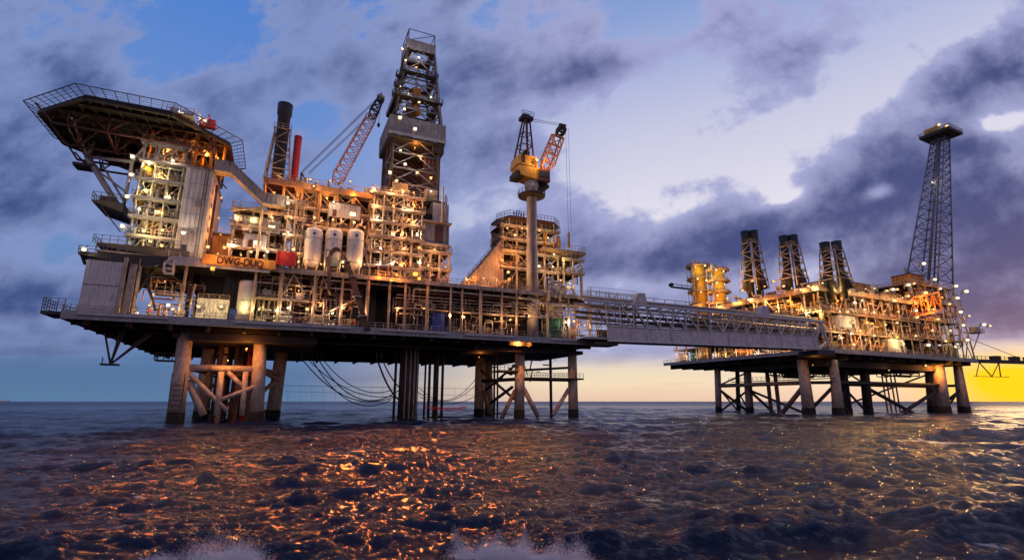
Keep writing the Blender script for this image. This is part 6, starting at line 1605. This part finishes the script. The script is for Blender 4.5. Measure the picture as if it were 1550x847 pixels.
def noise(sc, det, rough=.6, vec=None, mscale=(1, 1, 1)):
    mp = n.new('ShaderNodeMapping'); mp.inputs['Scale'].default_value = mscale; mp.inputs['Rotation'].default_value = (0, 0, .5)
    l.new(tc.outputs['Object'], mp.inputs[0]); q = n.new('ShaderNodeTexNoise'); q.inputs['Scale'].default_value = sc; q.inputs['Detail'].default_value = det; q.inputs['Roughness'].default_value = rough
    l.new(mp.outputs[0], q.inputs['Vector']); return q.outputs['Fac']
def mth(op, a, b_=None, c=None, clamp=False):
    q = n.new('ShaderNodeMath'); q.operation = op; q.use_clamp = clamp
    for i, v in enumerate((a, b_, c)):
        if v is None: continue
        if isinstance(v, (int, float)): q.inputs[i].default_value = v
        else: l.new(v, q.inputs[i])
    return q.outputs[0]
sx = n.new('ShaderNodeSeparateXYZ'); l.new(tc.outputs['Object'], sx.inputs[0]); PX, PY, PZ = sx.outputs
n1 = noise(1.9, 8, .68, mscale=(1, 1.9, 1)); n2 = noise(.4, 6, .6, mscale=(1, 2.2, 1))
rdg = lambda q: mth('SUBTRACT', .5, mth('ABSOLUTE', mth('SUBTRACT', q, .5)))
n3 = noise(6.5, 4, .6, mscale=(1, 1.7, 1))
hgt = mth('ADD', mth('ADD', mth('MULTIPLY', rdg(n1), .38), mth('MULTIPLY', rdg(n2), .95)), mth('MULTIPLY', n3, .07))
bp = n.new('ShaderNodeBump'); bp.inputs['Strength'].default_value = 1.0; bp.inputs['Distance'].default_value = 1.0
l.new(hgt, bp.inputs['Height']); l.new(bp.outputs[0], b.inputs['Normal'])
# foam patches: the wash of the boat near the viewer and some whitecaps, each fixed on the water
foam = None
def fp(u, v): p = at_z(u, v, 0); return p.x, p.y
for u, v, rx, ry, st in ((335, 853, .95, .7, .95), (255, 852, .3, .3, .7), (775, 850, 1.3, .8, 1.0), (700, 846, .5, .4, .8), (845, 848, .5, .4, .8), (266, 641, 3, 1.6, .62), (390, 640, 3, 1.6, .62), (340, 637, 6, 2, .55), (786, 639, 3, 1.6, .62), (868, 638, 3, 1.6, .62), (617, 637, 3.5, 1.8, .62), (1225, 626, 5, 3, .55), (1268, 627, 5, 3, .55), (212, 744, .8, .5, .5), (1425, 666, 9, 2.5, .62), (1360, 778, .7, .6, .55), (1500, 828, .6, .3, .6), (560, 790, 1, .3, .35), (140, 808, 1.4, .4, .35), (1110, 700, 3, .6, .4), (990, 762, 1.4, .4, .35)):
    cx, cy = fp(u, v)
    ex = mth('POWER', mth('MULTIPLY', mth('SUBTRACT', PX, cx), 1 / rx), 2.0); ey = mth('POWER', mth('MULTIPLY', mth('SUBTRACT', PY, cy), 1 / ry), 2.0)
    g = mth('MULTIPLY', mth('EXPONENT', mth('MULTIPLY', mth('ADD', ex, ey), -1.0)), st)
    foam = g if foam is None else mth('MAXIMUM', foam, g)
f1n = noise(5.5, 8, .7); f2n = noise(1.6, 4, .6)
# thin whitecap flecks on crests
lace = mth('SUBTRACT', 1.0, mth('MULTIPLY', mth('ABSOLUTE', mth('SUBTRACT', f1n, .5)), 5.0))
fm = mth('ADD', mth('ADD', mth('MULTIPLY', foam, 1.25), mth('MULTIPLY', mth('SUBTRACT', lace, .75), .7)), mth('MULTIPLY', mth('SUBTRACT', f2n, .5), 2.6))
fm = mth('MULTIPLY', mth('SUBTRACT', fm, .52), 3.0, clamp=True)
fm = mth('MULTIPLY', fm, mth('MULTIPLY', foam, 3.0, clamp=True))
mx = n.new('ShaderNodeMix'); mx.data_type = 'RGBA'; l.new(fm, mx.inputs['Factor']); mx.inputs['A'].default_value = (.010, .018, .055, 1); mx.inputs['B'].default_value = (.8, .8, .85, 1)
l.new(mx.outputs['Result'], b.inputs['Base Color'])
dist = mth('SQRT', mth('ADD', mth('MULTIPLY', PX, PX), mth('MULTIPLY', PY, PY)))
mr = n.new('ShaderNodeMapRange'); l.new(dist, mr.inputs['Value']); mr.inputs['From Min'].default_value = 60; mr.inputs['From Max'].default_value = 900; mr.inputs['To Min'].default_value = .09; mr.inputs['To Max'].default_value = .34
rg = mth('ADD', mth('MULTIPLY', fm, .5), mr.outputs[0]); l.new(rg, b.inputs['Roughness'])
l.new(b.outputs[0], out.inputs[0])
sea_o.data.materials.append(m)

# spray droplets thrown up by the boat
def spray(u, v, w, hgt_, nd, seed):
    rg_ = random.Random(seed); c = at_z(u, v, 0); mb = MB()
    crest = [(rg_.gauss(0, w * .6), rg_.uniform(.15, 1.0) ** 1.5, rg_.uniform(-.5, .5)) for _ in range(16)]
    for _ in range(nd):
        cx, ch, ln_ = rg_.choice(crest); z = abs(rg_.gauss(0, .45)) * hgt_ * ch
        x = c.x + cx + ln_ * z + rg_.gauss(0, .05 + .16 * max(0, 1 - z / hgt_)); y = c.y + rg_.gauss(0, .3); s_ = rg_.uniform(.002, .006) if rg_.random() < .93 else rg_.uniform(.006, .014) * (1.3 - min(1, z / hgt_) * .6)
        p = Vector((x, y, z + .02)); q = len(mb.v)
        mb.v += [tuple(p + Vector((s_, 0, -s_ * .6))), tuple(p + Vector((-s_ * .6, s_, -s_ * .6))), tuple(p + Vector((-s_ * .6, -s_, -s_ * .6))), tuple(p + Vector((0, 0, s_ * 1.3)))]
        mb.f += [(q, q + 2, q + 1), (q, q + 1, q + 3), (q + 1, q + 2, q + 3), (q + 2, q, q + 3)]; mb.sm += [True] * 4
    return mb
M['spray'] = mat('sea_spray', (.93, .93, .97), .4, var=.03, bump=0)
allm = MB()
for a in ((335, 853, .85, .62, 52000, 1), (775, 851, 1.2, .7, 76000, 2), (235, 853, .3, .22, 5000, 3)):
    q = spray(*a); o_ = len(allm.v); allm.v += q.v; allm.f += [tuple(i + o_ for i in f) for f in q.f]; allm.sm += q.sm
so = mesh_obj('sea_spray', allm, M['spray']); so['kind'] = 'stuff'; so['label'] = 'white spray thrown up from the boat wash at the bottom of the picture'

# ================================================================== SKY
wd = bpy.data.worlds.new('World'); SC.world = wd; wd.use_nodes = True
n = wd.node_tree.nodes; l = wd.node_tree.links; n.clear()
tc = n.new('ShaderNodeTexCoord'); sx = n.new('ShaderNodeSeparateXYZ'); l.new(tc.outputs['Generated'], sx.inputs[0])
DX_, DY_, DZ_ = sx.outputs
def vec(x, y, z):
    q = n.new('ShaderNodeCombineXYZ')
    for i, v in enumerate((x, y, z)):
        if isinstance(v, (int, float)): q.inputs[i].default_value = v
        else: l.new(v, q.inputs[i])
    return q.outputs[0]
def nz(v, sc, det, rough=.55, dist=0):
    q = n.new('ShaderNodeTexNoise'); q.inputs['Scale'].default_value = sc; q.inputs['Detail'].default_value = det; q.inputs['Roughness'].default_value = rough; q.inputs['Distortion'].default_value = dist
    l.new(v, q.inputs['Vector']); return q.outputs['Fac']
def ramp(f, st, interp='LINEAR'):
    q = n.new('ShaderNodeValToRGB'); e = q.color_ramp.elements; q.color_ramp.interpolation = interp
    while len(e) < len(st): e.new(.5)
    for i, (p, c) in enumerate(st): e[i].position = p; e[i].color = (*c, 1)
    l.new(f, q.inputs[0]); return q.outputs[0]
def mix(f, a, b_, bt='MIX'):
    q = n.new('ShaderNodeMix'); q.data_type = 'RGBA'; q.blend_type = bt
    for nm, v in (('Factor', f), ('A', a), ('B', b_)):
        if isinstance(v, (int, float)): q.inputs[nm].default_value = v
        elif isinstance(v, tuple): q.inputs[nm].default_value = (*v, 1)
        else: l.new(v, q.inputs[nm])
    return q.outputs['Result']
def lin(c): return tuple((x / 255 / 12.92 if x <= 10 else ((x / 255 + .055) / 1.055) ** 2.4) for x in c)
def sstep(x, a, b_):
    q = n.new('ShaderNodeMapRange'); q.interpolation_type = 'SMOOTHSTEP'
    l.new(x, q.inputs['Value']); q.inputs['From Min'].default_value = a; q.inputs['From Max'].default_value = b_
    return q.outputs[0]
AY = mth('MAXIMUM', mth('ABSOLUTE', DY_), .08)
TX = mth('DIVIDE', DX_, AY); TZ = mth('DIVIDE', DZ_, AY)      # tangent of bearing and of height
FRONT = sstep(DY_, -.15, .25)
EL = mth('MAXIMUM', DZ_, 0.0)
# clear sky: blue above, pale then warm to the horizon; the glow sits where the sun went down
def T_(u, v):
    r = ray(u, v); return r[0] / r[1], r[2] / r[1]
clearL = ramp(EL, [(0, lin((92, 128, 168))), (.05, lin((80, 116, 164))), (.14, lin((76, 112, 170))), (.36, lin((80, 120, 190))), (.62, lin((60, 108, 190))), (1, lin((44, 84, 160)))])
clearR = ramp(EL, [(0, lin((240, 205, 182))), (.035, lin((250, 228, 196))), (.08, lin((232, 218, 205))), (.14, lin((205, 198, 218))), (.34, lin((205, 205, 232))), (.62, lin((110, 140, 200))), (1, lin((60, 95, 165)))])
side_ = mth('MULTIPLY', sstep(TX, -.45, .12), FRONT)
col = mix(side_, clearL, clearR)
SD = (sin(radians(43.5)), cos(radians(43.5)), .04)
dotn = n.new('ShaderNodeVectorMath'); dotn.operation = 'DOT_PRODUCT'; l.new(tc.outputs['Generated'], dotn.inputs[0]); dotn.inputs[1].default_value = SD
DOT = dotn.outputs['Value']
glow = mth('POWER', mth('MAXIMUM', DOT, 0), 260)
low = mth('SUBTRACT', 1.0, sstep(EL, .03, .085)); lo2 = sstep(EL, .0, .03)
gl = mth('MULTIPLY', glow, low)
col = mix(mth('MULTIPLY', gl, .95, clamp=True), col, lin((255, 212, 30)))
# broken cloud seen in perspective: one brightness field, darker banks and pale openings, with blue gaps
dv = mth('ADD', EL, .09)
pv = vec(mth('DIVIDE', DX_, dv), mth('DIVIDE', DY_, dv), 0)
mid = nz(pv, 1.5, 6, .52, .15)
ra = radians(24)
RX = mth('ADD', mth('MULTIPLY', TX, cos(ra)), mth('MULTIPLY', TZ, sin(ra))); RZ = mth('SUBTRACT', mth('MULTIPLY', TZ, cos(ra)), mth('MULTIPLY', TX, sin(ra)))
fb = nz(vec(mth('MULTIPLY', RX, .8), mth('MULTIPLY', RZ, 1.25), 3.0), 3.0, 7, .52, .15)
lay = nz(vec(mth('MULTIPLY', TX, .8), mth('MULTIPLY', TZ, 9.0), 1.0), 2.2, 5, .55, .3)
def blob(u, v, ru, rv, rot=0):
    x0, z0 = T_(u, v); q = FPX * 1.02; c, s = cos(radians(rot)), sin(radians(rot))
    a = mth('SUBTRACT', TX, x0); b_ = mth('SUBTRACT', TZ, z0)
    x = mth('MULTIPLY', mth('ADD', mth('MULTIPLY', a, c), mth('MULTIPLY', b_, s)), q / ru)
    y = mth('MULTIPLY', mth('SUBTRACT', mth('MULTIPLY', b_, c), mth('MULTIPLY', a, s)), q / rv)
    return mth('EXPONENT', mth('MULTIPLY', mth('ADD', mth('MULTIPLY', x, x), mth('MULTIPLY', y, y)), -1.0))
def blobs(L):
    acc = None
    for u, v, ru, rv, rot, w in L:
        g = mth('MULTIPLY', blob(u, v, ru, rv, rot), w); acc = g if acc is None else mth('ADD', acc, g)
    return acc
acc = blobs(((70, 310, 270, 130, 4, .36), (120, 110, 170, 50, -12, .26), (90, 450, 240, 60, 0, .36), (300, 40, 100, 70, 0, -.30), (60, 20, 90, 40, 0, -.12), (440, 190, 110, 40, 30, -.12), (500, 110, 150, 90, 20, .24), (640, 200, 110, 50, 10, .1), (700, 25, 120, 40, 0, -.16), (860, 110, 110, 60, 15, .2),
    (1180, 70, 130, 55, 30, .28), (760, 230, 100, 50, 0, .08), (720, 380, 80, 40, 0, .24), (950, 240, 130, 90, 25, -.30), (1010, 30, 110, 50, 30, -.2), (1320, 130, 140, 40, 30, -.32), (1200, 205, 110, 45, 30, -.2),
    (1300, 290, 230, 62, 22, .42), (1100, 370, 270, 55, 8, .46), (1490, 90, 120, 46, 28, .34), (1520, 330, 170, 110, 10, .36), (1440, 430, 220, 80, 0, .42), (1250, 470, 300, 30, 0, .3), (940, 430, 110, 18, 0, -.28), (880, 350, 60, 36, 0, .14), (1060, 280, 60, 24, 10, .16),
    (1510, 187, 60, 20, 12, -.5), (1330, 290, 30, 12, 20, -.42), (1190, 300, 40, 12, 20, -.3)))
puff = nz(vec(mth('MULTIPLY', RX, 1.0), mth('MULTIPLY', RZ, 1.2), 7.0), 11.0, 6, .6, .2)
dens = mth('ADD', mth('ADD', mth('MULTIPLY', mth('SUBTRACT', fb, .5), 1.5), mth('MULTIPLY', mth('SUBTRACT', mid, .5), .45)), mth('ADD', mth('MULTIPLY', acc, FRONT), mth('MULTIPLY', mth('SUBTRACT', puff, .5), .62)))
warmth = mth('MULTIPLY', sstep(TX, -.5, .3), FRONT)
skyL = ramp(EL, [(0, lin((100, 140, 176))), (.14, lin((104, 140, 192))), (.36, lin((120, 152, 212))), (.6, lin((84, 134, 214))), (1, lin((64, 106, 190)))])
skyR = ramp(EL, [(0, lin((205, 198, 220))), (.3, lin((240, 235, 247))), (.48, lin((205, 206, 234))), (.64, lin((140, 165, 220))), (1, lin((80, 115, 190)))])
cl = mix(warmth, skyL, skyR)
cov = sstep(dens, -.13, .04); thick = sstep(dens, -.05, .6)
cc_ = mix(thick, mix(warmth, lin((134, 152, 204)), lin((170, 174, 218))), mix(warmth, lin((48, 72, 130)), lin((62, 74, 130))))
cl = mix(cov, cl, cc_)
# near the horizon the layer thins to bands over the glow
hz_ = mth('ADD', EL, mth('MULTIPLY', mth('SUBTRACT', lay, .5), .09))
up_m = mix(side_, sstep(hz_, .015, .13), sstep(hz_, .05, .095))
col = mix(mth('MULTIPLY', up_m, 1.0), col, cl)
band = mth('MULTIPLY', sstep(lay, .5, .68), mth('MULTIPLY', mth('MULTIPLY', sstep(EL, .01, .03), mth('SUBTRACT', 1.0, sstep(EL, .07, .11))), .5))
col = mix(mth('MULTIPLY', band, mth('SUBTRACT', 1.0, mth('MULTIPLY', gl, .8, clamp=True))), col, mix(side_, lin((84, 104, 146)), lin((176, 150, 160))))
# dim, bluish sky behind the viewer that lights the near faces
rear = ramp(EL, [(0, lin((165, 140, 150))), (.25, lin((175, 160, 185))), (1, lin((90, 110, 165)))])
col = mix(FRONT, rear, col)
sk = n.new('ShaderNodeTexSky'); sk.sky_type = 'NISHITA'; sk.sun_disc = False; sk.sun_elevation = radians(1.5); sk.sun_rotation = radians(46)
bgA = n.new('ShaderNodeBackground'); l.new(col, bgA.inputs[0]); bgA.inputs[1].default_value = .92
bgB = n.new('ShaderNodeBackground'); l.new(sk.outputs[0], bgB.inputs[0]); bgB.inputs[1].default_value = .01
ad = n.new('ShaderNodeAddShader'); l.new(bgA.outputs[0], ad.inputs[0]); l.new(bgB.outputs[0], ad.inputs[1])
wd.cycles.sampling_method = 'MANUAL'; wd.cycles.sample_map_resolution = 256
ow = n.new('ShaderNodeOutputWorld'); l.new(ad.outputs[0], ow.inputs[0])
# last low sunlight
sd = bpy.data.lights.new('sun', 'SUN'); sd.energy = .12; sd.angle = radians(10); sd.color = (1, .62, .3)
so_ = bpy.data.objects.new('sun', sd); COL.objects.link(so_)
so_.rotation_euler = Vector((sin(radians(46)), cos(radians(46)), .035)).to_track_quat('Z', 'Y').to_euler()

SC.view_settings.view_transform = 'Standard'; SC.view_settings.look = 'None'; SC.view_settings.exposure = 0; SC.view_settings.gamma = 1
SC.render.engine = 'CYCLES'
SC.cycles.use_denoising = True; SC.cycles.denoiser = 'OPENIMAGEDENOISE'
SC.cycles.max_bounces = 4; SC.cycles.diffuse_bounces = 2; SC.cycles.glossy_bounces = 2; SC.cycles.use_light_tree = True
SC.cycles.sample_clamp_indirect = 3.0; SC.cycles.sample_clamp_direct = 0; SC.cycles.caustics_reflective = False; SC.cycles.caustics_refractive = False
for o in bpy.data.objects:                       # keep the two longest labels short
    if 'label' in o and len(o['label'].split()) > 16: o['label'] = o['label'].replace('on the roof ', 'on roof ').replace(' on the ', ' on ')
